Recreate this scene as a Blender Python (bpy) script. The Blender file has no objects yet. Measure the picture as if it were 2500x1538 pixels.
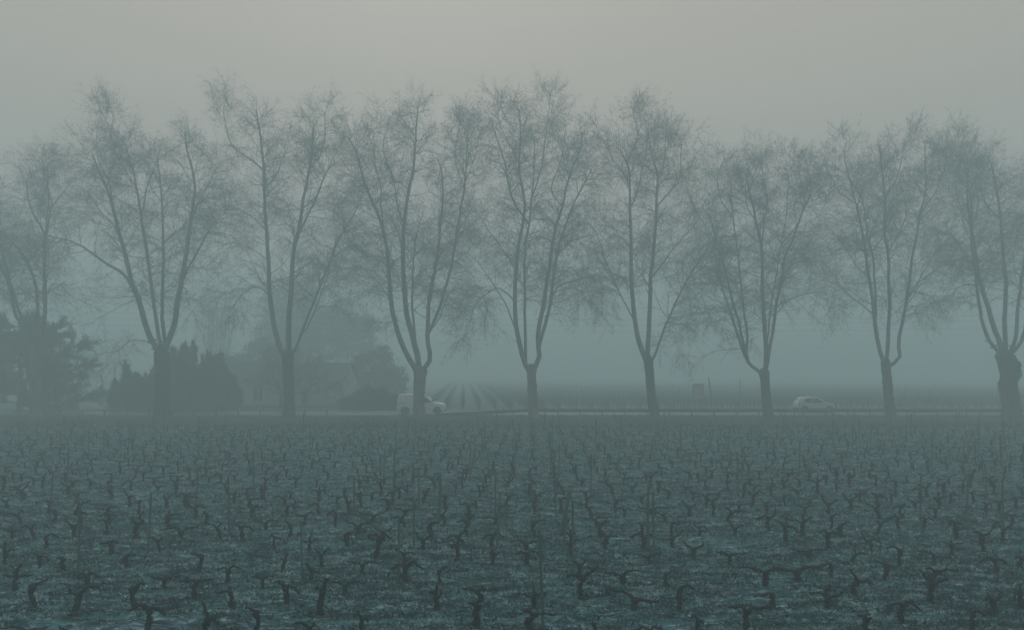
import bpy, bmesh, math, random
import numpy as np
from mathutils import Vector, Matrix

SC = bpy.context.scene
COL = SC.collection

# ------------------------------------------------------------------ camera, sky, sun, exposure
CAM_H = 3.9
FPX = 1800.0            # focal length in photograph pixels (2500 wide)
cam_d = bpy.data.cameras.new("camera")
cam_d.sensor_width = 36.0
cam_d.lens = FPX / 2500 * 36.0
cam_d.shift_y = 139 / 2500
cam_d.clip_end = 3000
cam = bpy.data.objects.new("camera", cam_d)
COL.objects.link(cam)
cam.location = (0, 0, CAM_H)
cam.rotation_euler = (math.radians(90), 0, 0)
SC.camera = cam

SUN_EL, SUN_AZ = math.radians(38), math.radians(-8)     # sun behind the fog, ahead of the camera
world = bpy.data.worlds.new("World")
SC.world = world
world.use_nodes = True
nt = world.node_tree
nt.nodes.clear()
sky = nt.nodes.new("ShaderNodeTexSky")
sky.sky_type = 'NISHITA'
sky.sun_disc = False
sky.sun_elevation = SUN_EL
sky.sun_rotation = SUN_AZ
sky.dust_density = 6.0
hsv = nt.nodes.new("ShaderNodeHueSaturation")
hsv.inputs['Saturation'].default_value = 0.12
mixw = nt.nodes.new("ShaderNodeMix"); mixw.data_type = 'RGBA'
mixw.inputs['Factor'].default_value = 0.975
mixw.inputs['B'].default_value = (5.35, 4.3, 3.55, 1)      # even overcast layer above the fog
bg = nt.nodes.new("ShaderNodeBackground"); bg.inputs['Strength'].default_value = 0.10
wo = nt.nodes.new("ShaderNodeOutputWorld")
nt.links.new(sky.outputs[0], hsv.inputs['Color'])
nt.links.new(hsv.outputs[0], mixw.inputs['A'])
nt.links.new(mixw.outputs['Result'], bg.inputs['Color'])
nt.links.new(bg.outputs[0], wo.inputs['Surface'])

sun_d = bpy.data.lights.new("sun", 'SUN')
sun_d.energy = 1.5
sun_d.angle = math.radians(60)
sun_d.color = (1.0, 0.96, 0.9)
sun = bpy.data.objects.new("sun", sun_d)
COL.objects.link(sun)
sun.rotation_euler = Vector((-math.sin(-SUN_AZ) * math.cos(SUN_EL), math.cos(SUN_AZ) * math.cos(SUN_EL), math.sin(SUN_EL))).to_track_quat('Z', 'Y').to_euler()

SC.view_settings.view_transform = 'Standard'
SC.view_settings.look = 'None'
SC.view_settings.exposure = 0.08
SC.view_settings.gamma = 1
SC.cycles.volume_bounces = 3
SC.cycles.max_bounces = 6
SC.cycles.use_denoising = True
SC.cycles.denoiser = 'OPENIMAGEDENOISE'

FOG_DENSITY = 0.0130
FOG_COLOR = (0.70, 0.92, 1.0, 1)

# ------------------------------------------------------------------ helpers
def W(px, py, Y):
    """a point of the place, from its bearing and its distance"""
    return np.array([(px - 1250) / FPX * Y, Y, CAM_H - (py - 908) / FPX * Y])

def tag(o, label=None, cat=None, group=None, kind=None):
    if label: o["label"] = label
    if cat: o["category"] = cat
    if group: o["group"] = group
    if kind: o["kind"] = kind
    return o

def empty(name, loc=(0, 0, 0)):
    o = bpy.data.objects.new(name, None)
    o.empty_display_size = 0.2
    COL.objects.link(o)
    o.location = [float(v) for v in loc]
    return o

def mesh_np(name, verts, faces, smooth=False):
    """faces: list of (M,k) int arrays"""
    me = bpy.data.meshes.new(name)
    verts = np.asarray(verts, np.float32).reshape(-1, 3)
    me.vertices.add(len(verts))
    me.vertices.foreach_set("co", verts.ravel())
    loops = np.concatenate([np.asarray(f, np.int32).ravel() for f in faces])
    sizes = np.concatenate([np.full(len(f), f.shape[1], np.int32) for f in faces])
    starts = np.concatenate([[0], np.cumsum(sizes)[:-1]]).astype(np.int32)
    me.loops.add(len(loops))
    me.loops.foreach_set("vertex_index", loops)
    me.polygons.add(len(sizes))
    me.polygons.foreach_set("loop_start", starts)
    if smooth:
        me.polygons.foreach_set("use_smooth", np.ones(len(sizes), bool))
    me.update(calc_edges=True)
    me.validate()
    return me

def link(name, me, mat, parent=None, loc=None):
    o = bpy.data.objects.new(name, me)
    COL.objects.link(o)
    if mat is not None and not me.materials:
        me.materials.append(mat)
    if parent is not None:
        o.parent = parent
    if loc is not None:
        o.location = [float(v) for v in loc]
    return o

def tubes(P, R, S):
    """P (N,K,3), R (N,K) -> verts, quads of N open tubes with S sides"""
    P = np.asarray(P, float); R = np.asarray(R, float)
    N, K, _ = P.shape
    T = np.gradient(P, axis=1)
    T /= np.linalg.norm(T, axis=2, keepdims=True) + 1e-9
    Tm = T.mean(axis=1)
    ref = np.where((np.abs(Tm[:, 2]) < 0.75)[:, None], np.array([0, 0, 1.0]), np.array([0, 1.0, 0]))
    A = np.cross(T, ref[:, None, :]); A /= np.linalg.norm(A, axis=2, keepdims=True) + 1e-9
    B = np.cross(T, A)
    ang = np.arange(S) * 2 * np.pi / S
    V = P[:, :, None, :] + R[:, :, None, None] * (A[:, :, None, :] * np.cos(ang)[None, None, :, None] + B[:, :, None, :] * np.sin(ang)[None, None, :, None])
    idx = np.arange(N * K * S).reshape(N, K, S)
    a = idx[:, :-1]; b = idx[:, 1:]
    Q = np.stack([a, np.roll(a, -1, 2), np.roll(b, -1, 2), b], -1).reshape(-1, 4)
    return V.reshape(-1, 3), Q

def cones(P, r):
    """P (N,2,3) base and tip, r (N,) -> thin tapering three-sided twigs"""
    N = len(P)
    T = unit(P[:, 1] - P[:, 0])
    ref = np.where((np.abs(T[:, 2]) < .75)[:, None], np.array([0, 0, 1.0]), np.array([0, 1.0, 0]))
    A = unit(np.cross(T, ref)); B = np.cross(T, A)
    V = np.empty((N, 4, 3))
    for k in range(3):
        a = k * 2 * math.pi / 3
        V[:, k] = P[:, 0] + r[:, None] * (A * math.cos(a) + B * math.sin(a))
    V[:, 3] = P[:, 1]
    f = np.array([[0, 1, 3], [1, 2, 3], [2, 0, 3]])
    return V.reshape(-1, 3), (f[None] + (np.arange(N) * 4)[:, None, None]).reshape(-1, 3)

def merge(parts):
    vs, fs, off = [], [], 0
    for v, f in parts:
        vs.append(v)
        fs += [x + off for x in (f if isinstance(f, list) else [f])]
        off += len(v)
    by = {}
    for f in fs: by.setdefault(f.shape[1], []).append(f)
    return np.concatenate(vs), [np.concatenate(f) for f in by.values()]

def resample(pts, K):
    """smooth curve through pts (M,d) -> K points"""
    pts = np.asarray(pts, float)
    M = len(pts)
    if M < 3:
        t = np.linspace(0, 1, K)[:, None]
        return pts[0] * (1 - t) + pts[-1] * t
    ext = np.vstack([2 * pts[0] - pts[1], pts, 2 * pts[-1] - pts[-2]])
    seg = np.linalg.norm(np.diff(pts[:, :3], axis=0), axis=1)
    cum = np.concatenate([[0], np.cumsum(seg)])
    s = np.linspace(0, cum[-1], K)
    i = np.clip(np.searchsorted(cum, s, side='right') - 1, 0, M - 2)
    u = ((s - cum[i]) / (seg[i] + 1e-9))[:, None]
    p0, p1, p2, p3 = ext[i], ext[i + 1], ext[i + 2], ext[i + 3]
    return 0.5 * (2 * p1 + (p2 - p0) * u + (2 * p0 - 5 * p1 + 4 * p2 - p3) * u**2 + (3 * p1 - p0 - 3 * p2 + p3) * u**3)

def unit(v):
    return v / (np.linalg.norm(v, axis=-1, keepdims=True) + 1e-9)

def bm_mesh(name, build, smooth=False, bevel=0.0):
    bm = bmesh.new()
    build(bm)
    if bevel:
        bmesh.ops.bevel(bm, geom=bm.edges[:], offset=bevel, segments=2, affect='EDGES', profile=0.6, clamp_overlap=True)
    bmesh.ops.recalc_face_normals(bm, faces=bm.faces[:])
    me = bpy.data.meshes.new(name)
    bm.to_mesh(me); bm.free()
    if smooth:
        for p in me.polygons: p.use_smooth = True
    return me

def box(bm, x0, x1, y0, y1, z0, z1):
    m = Matrix.Translation(((x0 + x1) / 2, (y0 + y1) / 2, (z0 + z1) / 2)) @ Matrix.Diagonal((x1 - x0, y1 - y0, z1 - z0, 1))
    bmesh.ops.create_cube(bm, size=1, matrix=m)

def box_obj(name, dims, mat, parent=None, bevel=0.0):
    return link(name, bm_mesh(name, lambda bm: box(bm, *dims), bevel=bevel), mat, parent)

# ------------------------------------------------------------------ materials
def pmat(name, c1, c2=None, scale=3.0, rough=0.85, bump=0.0, c3=None, spec=0.3, metallic=0.0, stretch=(1, 1, 1), detail=6, pos=(0.32, 0.52, 0.68)):
    m = bpy.data.materials.new(name)
    m.use_nodes = True
    t = m.node_tree
    b = t.nodes["Principled BSDF"]
    b.inputs['Roughness'].default_value = rough
    b.inputs['Metallic'].default_value = metallic
    b.inputs['Specular IOR Level'].default_value = spec
    tc = t.nodes.new("ShaderNodeTexCoord")
    mp = t.nodes.new("ShaderNodeMapping")
    mp.inputs['Scale'].default_value = stretch
    t.links.new(tc.outputs['Object'], mp.inputs['Vector'])
    n = t.nodes.new("ShaderNodeTexNoise")
    n.inputs['Scale'].default_value = scale
    n.inputs['Detail'].default_value = detail
    n.inputs['Roughness'].default_value = 0.65
    t.links.new(mp.outputs[0], n.inputs['Vector'])
    r = t.nodes.new("ShaderNodeValToRGB")
    e = r.color_ramp.elements
    e[0].position = pos[0]; e[0].color = (*c1, 1)
    e[1].position = pos[2]; e[1].color = (*(c2 or c1), 1)
    if c3:
        x = e.new(pos[1]); x.color = (*c3, 1)
    t.links.new(n.outputs['Fac'], r.inputs['Fac'])
    t.links.new(r.outputs['Color'], b.inputs['Base Color'])
    if bump:
        bp = t.nodes.new("ShaderNodeBump")
        bp.inputs['Strength'].default_value = bump
        bp.inputs['Distance'].default_value = 0.05
        t.links.new(n.outputs['Fac'], bp.inputs['Height'])
        t.links.new(bp.outputs[0], b.inputs['Normal'])
    return m

M = {}
M['bark'] = pmat('plane_bark', (0.012, 0.036, 0.042), (0.046, 0.085, 0.086), 2.2, 0.9, 0.5, c3=(0.024, 0.054, 0.058), stretch=(1, 1, 0.45))
M['bark_pale'] = pmat('plane_bark_pale', (0.06, 0.07, 0.058), (0.21, 0.22, 0.18), 2.0, 0.9, 0.5, c3=(0.12, 0.13, 0.105), stretch=(1, 1, 0.45))
M['limb'] = pmat('plane_limb_bark', (0.050, 0.085, 0.085), (0.150, 0.195, 0.185), 2.0, 0.9, 0.5, c3=(0.090, 0.130, 0.126), stretch=(1, 1, 0.45))
M['twig'] = pmat('twig_bark', (0.055, 0.088, 0.088), (0.105, 0.145, 0.140), 1.5, 0.9)
M['deadleaf'] = pmat('dry_leaf', (0.03, 0.038, 0.03), (0.07, 0.075, 0.05), 6, 0.8)
M['pine'] = pmat('pine_needles', (0.005, 0.030, 0.032), (0.016, 0.056, 0.052), 1.2, 0.8)
M['juniper'] = pmat('juniper_foliage', (0.006, 0.036, 0.034), (0.018, 0.064, 0.054), 1.6, 0.8)
M['bush'] = pmat('bush_leaves', (0.008, 0.038, 0.036), (0.024, 0.070, 0.062), 1.4, 0.8)
M['ivy'] = pmat('ivy_leaves', (0.012, 0.034, 0.022), (0.030, 0.062, 0.036), 2.5, 0.6)
M['conbark'] = pmat('conifer_bark', (0.03, 0.032, 0.028), (0.07, 0.068, 0.058), 5, 0.9, 0.4)
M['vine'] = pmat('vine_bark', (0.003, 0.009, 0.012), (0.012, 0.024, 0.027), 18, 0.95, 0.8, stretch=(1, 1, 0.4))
M['stake'] = pmat('weathered_stake_wood', (0.035, 0.080, 0.080), (0.090, 0.155, 0.150), 9, 0.9, 0.3, stretch=(1, 1, 0.15))
M['asphalt'] = pmat('wet_asphalt', (0.028, 0.045, 0.047), (0.050, 0.068, 0.070), 1.2, 0.5, 0.03, spec=0.25)
M['paint'] = pmat('road_paint', (0.45, 0.48, 0.46), (0.62, 0.65, 0.62), 6, 0.7)
M['steel'] = pmat('galvanised_steel', (0.018, 0.034, 0.038), (0.045, 0.065, 0.068), 3, 0.75, spec=0.2)
M['wallr'] = pmat('cream_render', (0.28, 0.32, 0.28), (0.38, 0.42, 0.37), 1.0, 0.9)
M['roof'] = pmat('clay_roof', (0.045, 0.055, 0.05), (0.07, 0.08, 0.07), 4, 0.9, stretch=(6, 1, 1))
M['frame'] = pmat('window_frame_paint', (0.30, 0.34, 0.33), (0.38, 0.42, 0.41), 3, 0.6)
M['glass'] = pmat('window_glass', (0.015, 0.022, 0.024), (0.025, 0.033, 0.035), 1, 0.08, spec=0.6)
M['stone'] = pmat('low_wall_stone', (0.10, 0.12, 0.115), (0.18, 0.20, 0.185), 3, 0.95, 0.4)
M['vanpaint'] = pmat('white_van_paint', (0.70, 0.76, 0.75), (0.78, 0.82, 0.81), 0.8, 0.4, spec=0.5)
M['carpaint'] = pmat('pale_car_paint', (0.48, 0.60, 0.55), (0.56, 0.67, 0.61), 0.8, 0.4, spec=0.5)
M['plastic'] = pmat('black_plastic', (0.012, 0.014, 0.014), (0.03, 0.033, 0.033), 6, 0.6)
M['rubber'] = pmat('tyre_rubber', (0.010, 0.012, 0.012), (0.022, 0.024, 0.024), 10, 0.85)
M['rim'] = pmat('wheel_rim', (0.10, 0.11, 0.11), (0.18, 0.19, 0.19), 8, 0.45, metallic=0.4)
M['lamp'] = pmat('lamp_glass', (0.45, 0.5, 0.5), (0.6, 0.64, 0.63), 5, 0.15, spec=0.6)
M['taillamp'] = pmat('tail_lamp', (0.06, 0.02, 0.02), (0.10, 0.03, 0.03), 5, 0.3)
M['board'] = pmat('faded_board', (0.42, 0.34, 0.31), (0.48, 0.40, 0.36), 2, 0.8)
M['signback'] = pmat('sign_back_metal', (0.06, 0.075, 0.075), (0.10, 0.115, 0.115), 4, 0.5)
M['wire'] = pmat('wire', (0.02, 0.025, 0.025), (0.03, 0.035, 0.035), 4, 0.7)
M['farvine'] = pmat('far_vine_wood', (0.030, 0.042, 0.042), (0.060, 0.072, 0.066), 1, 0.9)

def ground_mat(name, soil, grass, frost, s_big, s_small, grass_pos):
    m = bpy.data.materials.new(name); m.use_nodes = True
    t = m.node_tree; b = t.nodes["Principled BSDF"]
    b.inputs['Roughness'].default_value = 0.95
    b.inputs['Specular IOR Level'].default_value = 0.15
    tc = t.nodes.new("ShaderNodeTexCoord")
    def noise(s, d=8, r=0.65, st=(1, 1, 1)):
        mp = t.nodes.new("ShaderNodeMapping"); mp.inputs['Scale'].default_value = st
        t.links.new(tc.outputs['Object'], mp.inputs['Vector'])
        n = t.nodes.new("ShaderNodeTexNoise"); n.inputs['Scale'].default_value = s
        n.inputs['Detail'].default_value = d; n.inputs['Roughness'].default_value = r
        t.links.new(mp.outputs[0], n.inputs['Vector']); return n
    nb, ns, nf = noise(s_big, st=(0.5, 1.3, 1)), noise(s_small, st=(0.45, 1.5, 1)), noise(s_small * 2.2, 6, 0.7, st=(0.45, 1.5, 1))
    def ramp(src, p0, c0, p1, c1):
        r = t.nodes.new("ShaderNodeValToRGB"); e = r.color_ramp.elements
        e[0].position = p0; e[0].color = c0; e[1].position = p1; e[1].color = c1
        t.links.new(src, r.inputs['Fac']); return r
    add = t.nodes.new("ShaderNodeMath"); add.operation = 'MULTIPLY_ADD'
    t.links.new(ns.outputs['Fac'], add.inputs[0]); add.inputs[1].default_value = 0.6
    t.links.new(nb.outputs['Fac'], add.inputs[2])
    f1 = ramp(add.outputs[0], grass_pos - 0.10, (0, 0, 0, 1), grass_pos + 0.10, (1, 1, 1, 1))
    g = ramp(ns.outputs['Fac'], 0.41, (*grass[0], 1), 0.58, (*grass[1], 1))
    so = ramp(nf.outputs['Fac'], 0.41, (*soil[0], 1), 0.58, (*soil[1], 1))
    mx = t.nodes.new("ShaderNodeMix"); mx.data_type = 'RGBA'
    t.links.new(f1.outputs['Color'], mx.inputs['Factor'])
    t.links.new(so.outputs['Color'], mx.inputs['A']); t.links.new(g.outputs['Color'], mx.inputs['B'])
    ff = ramp(nf.outputs['Fac'], 0.53, (0, 0, 0, 1), 0.64, (0.75, 0.75, 0.75, 1))
    m2 = t.nodes.new("ShaderNodeMix"); m2.data_type = 'RGBA'
    t.links.new(ff.outputs['Color'], m2.inputs['Factor'])
    t.links.new(mx.outputs['Result'], m2.inputs['A']); m2.inputs['B'].default_value = (*frost, 1)
    t.links.new(m2.outputs['Result'], b.inputs['Base Color'])
    bp = t.nodes.new("ShaderNodeBump"); bp.inputs['Strength'].default_value = 0.8; bp.inputs['Distance'].default_value = 0.06
    t.links.new(ns.outputs['Fac'], bp.inputs['Height']); t.links.new(bp.outputs[0], b.inputs['Normal'])
    return m

M['ground'] = ground_mat('vineyard_ground', ((0.002, 0.022, 0.036), (0.070, 0.165, 0.215)), ((0.002, 0.034, 0.046), (0.046, 0.165, 0.190)), (0.32, 0.50, 0.56), 0.9, 3.0, 0.80)
M['farfield'] = ground_mat('far_field_grass', ((0.03, 0.05, 0.045), (0.06, 0.09, 0.08)), ((0.06, 0.10, 0.085), (0.10, 0.15, 0.13)), (0.13, 0.18, 0.16), 0.05, 0.5, 0.60)
M['clod'] = pmat('earth_clod', (0.020, 0.045, 0.052), (0.110, 0.160, 0.175), 1.2, 0.95)
M['verge'] = pmat('verge_turf', (0.006, 0.030, 0.034), (0.020, 0.060, 0.062), 1.4, 0.95, 0.4)
M['verge_grass'] = pmat('verge_grass_blades', (0.006, 0.034, 0.036), (0.022, 0.066, 0.064), 0.8, 0.9)
M['grass'] = pmat('frosted_grass', (0.002, 0.026, 0.038), (0.260, 0.430, 0.480), 2.2, 0.8, c3=(0.024, 0.108, 0.130), stretch=(.45, 1.5, 1), pos=(0.40, 0.50, 0.62))

# ------------------------------------------------------------------ ground
rng = np.random.default_rng(11)
def lattice(seed, n=64):
    r = np.random.default_rng(seed); return r.random((n, n))
def vnoise(x, y, g):
    n = len(g)
    xi = np.floor(x).astype(int); yi = np.floor(y).astype(int)
    fx = x - xi; fy = y - yi
    fx = fx * fx * (3 - 2 * fx); fy = fy * fy * (3 - 2 * fy)
    a = g[xi % n, yi % n]; b = g[(xi + 1) % n, yi % n]; c = g[xi % n, (yi + 1) % n]; d = g[(xi + 1) % n, (yi + 1) % n]
    return (a * (1 - fx) + b * fx) * (1 - fy) + (c * (1 - fx) + d * fx) * fy
G = [lattice(i) for i in range(6)]
def ground_z(x, y):
    x = np.asarray(x, float); y = np.asarray(y, float)
    k = np.clip((51.5 - y) / 4, 0, 1)                       # ploughed and tufted only in the near vineyard
    z = (vnoise(x * 0.35 + 7, y * 0.35 + 3, G[0]) - .5) * 0.10
    z += (vnoise(x * 1.1, y * 2.6, G[1]) - .5) * 0.11
    z += (vnoise(x * 2.6, y * 6.0, G[2]) - .5) * 0.085
    z += (vnoise(x * 9.1, y * 11.3, G[3]) - .5) * 0.035
    return z * k
xs = np.concatenate([np.linspace(-345, -60, 30)[:-1], np.linspace(-60, -22, 80)[:-1], np.linspace(-22, 22, 310)[:-1], np.linspace(22, 60, 80)[:-1], np.linspace(60, 345, 30)])
ys = np.concatenate([np.linspace(-55, 4, 12)[:-1], np.linspace(4, 26, 190)[:-1], np.linspace(26, 54, 110)[:-1], np.linspace(54, 490, 40)])
XX, YY = np.meshgrid(xs, ys)
ZZ = ground_z(XX, YY)
nx, ny = len(xs), len(ys)
I = np.arange(nx * ny).reshape(ny, nx)
gq = np.stack([I[:-1, :-1], I[:-1, 1:], I[1:, 1:], I[1:, :-1]], -1).reshape(-1, 4)
gr = link('ground', mesh_np('ground', np.stack([XX, YY, ZZ], -1), [gq], True), M['ground'])
tag(gr, kind='structure')

def sheet(name, x0, x1, y0, y1, z, mat, nxs=2):
    xx = np.linspace(x0, x1, nxs)
    v = [(x, y, z) for y in (y0, y1) for x in xx]
    q = np.array([(i, i + 1, nxs + i + 1, nxs + i) for i in range(nxs - 1)])
    return link(name, mesh_np(name, v, [q]), mat)
RY0, RY1 = 66.6, 73.6
tag(sheet('verge', -300, 300, 52.5, RY0 - .004, 0.004, M['verge'], 30), kind='structure')
tag(sheet('far_field', -344, 344, 74.3, 489, 0.006, M['farfield'], 20), kind='structure')
tag(sheet('road', -200, 200, RY0, RY1, 0.02, M['asphalt'], 30), kind='structure')
ml = sheet('road_edge_line', -200, 200, RY0 + 0.25, RY0 + 0.40, 0.024, M['paint'], 30); tag(ml, kind='structure')
ml = sheet('road_edge_line', -200, 200, RY1 - 0.40, RY1 - 0.25, 0.024, M['paint'], 30); tag(ml, kind='structure')

# ------------------------------------------------------------------ bare trees
def grow(rng, P, R, counts, t0, t1, ang, lens, rcap, rr, up, wig, K, rend=0.4, droop=0.0, bias=1.0):
    """children of the polylines P (N,K0,3) ; counts per parent ; lens = callable(base z array, t)"""
    N, K0, _ = P.shape
    pi = np.repeat(np.arange(N), counts)
    n = len(pi)
    t = t0 + (t1 - t0) * rng.random(n) ** bias
    f = t * (K0 - 1); i = np.clip(f.astype(int), 0, K0 - 2); u = (f - i)[:, None]
    p = P[pi, i] * (1 - u) + P[pi, i + 1] * u
    T = unit(P[pi, i + 1] - P[pi, i])
    r = R[pi, i] * (1 - u[:, 0]) + R[pi, i + 1] * u[:, 0]
    q = rng.normal(size=(n, 3)); q -= (q * T).sum(1, keepdims=True) * T; q = unit(q)
    a = np.radians(ang[0] + (ang[1] - ang[0]) * rng.random(n))[:, None]
    d = unit(np.cos(a) * T + np.sin(a) * q)
    L = lens(p[:, 2], t) * (0.6 + 0.8 * rng.random(n))
    r0 = np.minimum(r * rr, rcap)
    out = np.empty((n, K, 3)); out[:, 0] = p
    upv = up(p[:, 2]) if callable(up) else np.full(n, up)
    for k in range(1, K):
        g = upv * (1 if not droop else 1) - droop * (k / K)
        d = unit(d + wig * rng.normal(size=(n, 3)) + np.stack([np.zeros(n), np.zeros(n), g], 1))
        out[:, k] = out[:, k - 1] + d * (L / (K - 1))[:, None]
    rad = r0[:, None] * np.linspace(1, rend, K)[None]
    return out, rad

def leaf_quads(rng, pts, size, flat=0.0):
    n = len(pts)
    a = unit(rng.normal(size=(n, 3))); b = rng.normal(size=(n, 3)); b -= (a * b).sum(1, keepdims=True) * a; b = unit(b)
    s = size * (0.6 + 0.8 * rng.random(n))[:, None]
    v = np.stack([pts - a * s, pts + b * s * .6, pts + a * s, pts - b * s * .6], 1).reshape(-1, 3)
    return v, np.arange(n * 4).reshape(n, 4)

def bare_tree(name, seed, base, fork, tw, limbs, Y, label, cat, group, bark, ivy_top=None, ivy_lump=.9, top_z=28, n1=2.5, n2=9, n3=8, low_z=9, leaves=0.22, scale1=1.0, pale=None, crown_k=0.965, limb_k=0.71):
    """base, fork in bearings; tw trunk width at base/fork in the same units; limbs: (parent or None, w0, w1, [bearings...])"""
    rng = np.random.default_rng(seed)
    s = Y / FPX
    b0 = W(*base, Y); b0[2] = 0
    root = empty(name, b0)
    tag(root, label, cat, group)
    def loc(x, y, dy=0.0):
        if y < fork[1]: y = fork[1] + (y - fork[1]) * crown_k
        return np.array([(x - base[0]) * s, dy, CAM_H - (y - 908) * s])
    # trunk with root flare and burls
    tp = [loc(base[0], 0)[:2].tolist() + [-0.25], [0, 0, 0.0], ]
    f = loc(*fork)
    K = 22
    tpts = resample(np.array([[0, 0, -0.3], [0.02, 0, 0.35], f * 0.33 + [0, .05, 0], f * 0.68 + [0, -.03, 0], f, f + (f - [0, 0, f[2] * .8]) * 0.0 + np.array([0, 0, 0.5])]), K)
    tt = np.linspace(0, 1, K)
    tr = (tw[0] * (1 - tt) + tw[1] * tt) * s / 2
    tr = tr * (1 + 0.55 * np.exp(-tt * 13)) * (1 + (0.25 if ivy_top is None else 0.05) * np.exp(-((tt - .93) / .07) ** 2))
    tr[-4:] *= np.array([1.0, .92, .75, .45])
    V, Q = tubes(tpts[None], tr[None], 14)
    ang = np.arange(14) / 14 * 2 * np.pi
    bump = 1 + 0.07 * np.sin(ang[None] * 3 + rng.random() * 6 + tt[:, None] * 5) + 0.05 * rng.normal(size=(K, 14))
    V = (tpts[:, None] + (V.reshape(K, 14, 3) - tpts[:, None]) * bump[..., None]).reshape(-1, 3)
    cap = np.arange(14)[None] + (K - 1) * 14
    link('trunk', mesh_np('trunk', V, [Q, cap], True), pale or bark, root)
    # main limbs
    KL = 26
    LP, LR = [], []
    for li, (par, w0, w1, pts) in enumerate(limbs):
        if par is not None: w0 *= .62 if w0 < 10 else .85; w1 *= .75
        pts3 = np.array([loc(x, y) for x, y in pts])
        if par is None:
            start = f + np.array([0, 0, 0.0])
            pts3 = np.vstack([[start * .97 + np.array([0, 0, -.25])], pts3])
            y0 = 0.0
        else:
            pp = LP[par]
            j = np.argmin(np.linalg.norm((pp - pts3[0])[:, [0, 2]], axis=1))
            pts3[0] = pp[j]; y0 = pp[j][1]
        c = resample(pts3, KL)
        fr = np.linspace(0, 1, KL)
        kd = float(np.clip(y0 + rng.uniform(-2.4, 2.4), -3.0, 3.0)) - y0
        if par is None: kd = ((li * 2.39996 + seed) % 2 - 1) * 3.0
        c[:, 1] = y0 + kd * fr ** 1.2 + 0.12 * np.sin(fr * 7 + li)
        ln = np.linalg.norm(np.diff(c, axis=0), axis=1).sum()
        wob = np.cumsum(rng.normal(size=(KL, 3)) * 0.007 * math.sqrt(ln), axis=0); wob -= wob[0]; 
        c[1:] += (wob - fr[:, None] * wob[-1])[1:]
        rad = limb_k * s / 2 * (w0 * (1 - fr) ** 0.8 + w1 * fr ** 0.9)
        rad[0] *= 1.25
        LP.append(c); LR.append(rad)
        V, Q = tubes(c[None], rad[None], 8)
        link('limb', mesh_np('limb', V, [Q], True), M['limb'], root)
    LPa, LRa = np.array(LP), np.array(LR)
    lens = np.linalg.norm(np.diff(LPa, axis=1), axis=2).sum(1)
    # branches, branchlets, twigs
    cnt = np.maximum(4, (lens * n1)).astype(int)
    hz = lambda z: np.clip((z - low_z) / (top_z - low_z), 0, 1)
    P1, R1 = grow(rng, LPa, LRa, cnt, 0.22, 1.0, (32, 80), lambda z, t: (4.2 - 1.7 * hz(z)) * scale1 * (1 - 0.42 * t), 0.034, 0.5, lambda z: 0.01 + 0.08 * hz(z), 0.14, 9, 0.25, 0.10, 0.75)
    c2 = np.full(len(P1), n2)
    P2, R2 = grow(rng, P1, R1, c2, 0.15, 1.0, (25, 70), lambda z, t: (1.75 - 0.45 * hz(z)) * scale1, 0.013, 0.65, lambda z: -0.10 + 0.20 * hz(z), 0.13, 3, 0.45, 0.12, 0.8)
    c3 = np.full(len(P2), int(n3)) + (rng.random(len(P2)) < n3 % 1)
    P3, R3 = grow(rng, P2, R2, c3, 0.1, 1.0, (20, 75), lambda z, t: (0.75 - 0.15 * hz(z)) * scale1, 0.0075, 0.75, lambda z: -0.12 + 0.20 * hz(z), 0.15, 3, 0.6, 0.15)
    keep = P3[:, -1, 2] > 1.0
    P3, R3 = P3[keep], R3[keep]
    V, Fq = merge([tubes(P1, R1, 4), tubes(P2, np.maximum(R2, 0.006), 3), cones(P3[:, [0, -1]], np.maximum(R3[:, 0], 0.0078))])
    cr = link('crown', mesh_np('crown', V, Fq, False), M['twig'], root); tag(cr, kind='stuff')
    # last dry leaves and seed balls hanging on the twigs
    tips = P3[rng.random(len(P3)) < leaves][:, -1] - [0, 0, 0.05]
    if len(tips):
        V, Q = leaf_quads(rng, tips, 0.05)
        lf = link('dry_leaves', mesh_np('dry_leaves', V, [Q]), M['deadleaf'], root); tag(lf, kind='stuff')
    if ivy_top is not None:
        pts = []
        zt = CAM_H - (ivy_top - 908) * s
        n = 15000
        th = rng.random(n) * 2 * np.pi
        zz = rng.random(n) ** 0.9 * zt * (.72 + .34 * vnoise(th * 1.6 + seed, th * 0, G[5]))
        ii = np.clip((zz / f[2]) * (K - 3), 0, K - 1).astype(int)
        lump = vnoise(th * 2.2 + seed, zz * 1.1, G[4])
        rad = tr[ii] * (1.0 + ivy_lump * lump * lump * np.clip(zz / 5.0, 0.12, 1) * np.clip((f[2] + 1.2 - zz) / 2.6, 0, 1)) + rng.random(n) * 0.11
        cen = tpts[ii].copy(); cen[:, 2] = zz
        above = zz > f[2]
        if above.any():
            lk = rng.integers(0, min(4, len(limbs)), n)
            for j in np.where(above)[0]:
                c = LP[lk[j]]; k = np.argmin(np.abs(c[:, 2] - zz[j])); cen[j] = c[k]; rad[j] = LR[lk[j]][k] + rng.random() * .16
        pts = cen + np.stack([np.cos(th) * rad, np.sin(th) * rad, np.zeros(n)], 1)
        V, Q = leaf_quads(rng, pts, 0.085)
        iv = link('ivy', mesh_np('ivy', V, [Q]), M['ivy'], root); tag(iv, kind='stuff')
    return root

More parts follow.
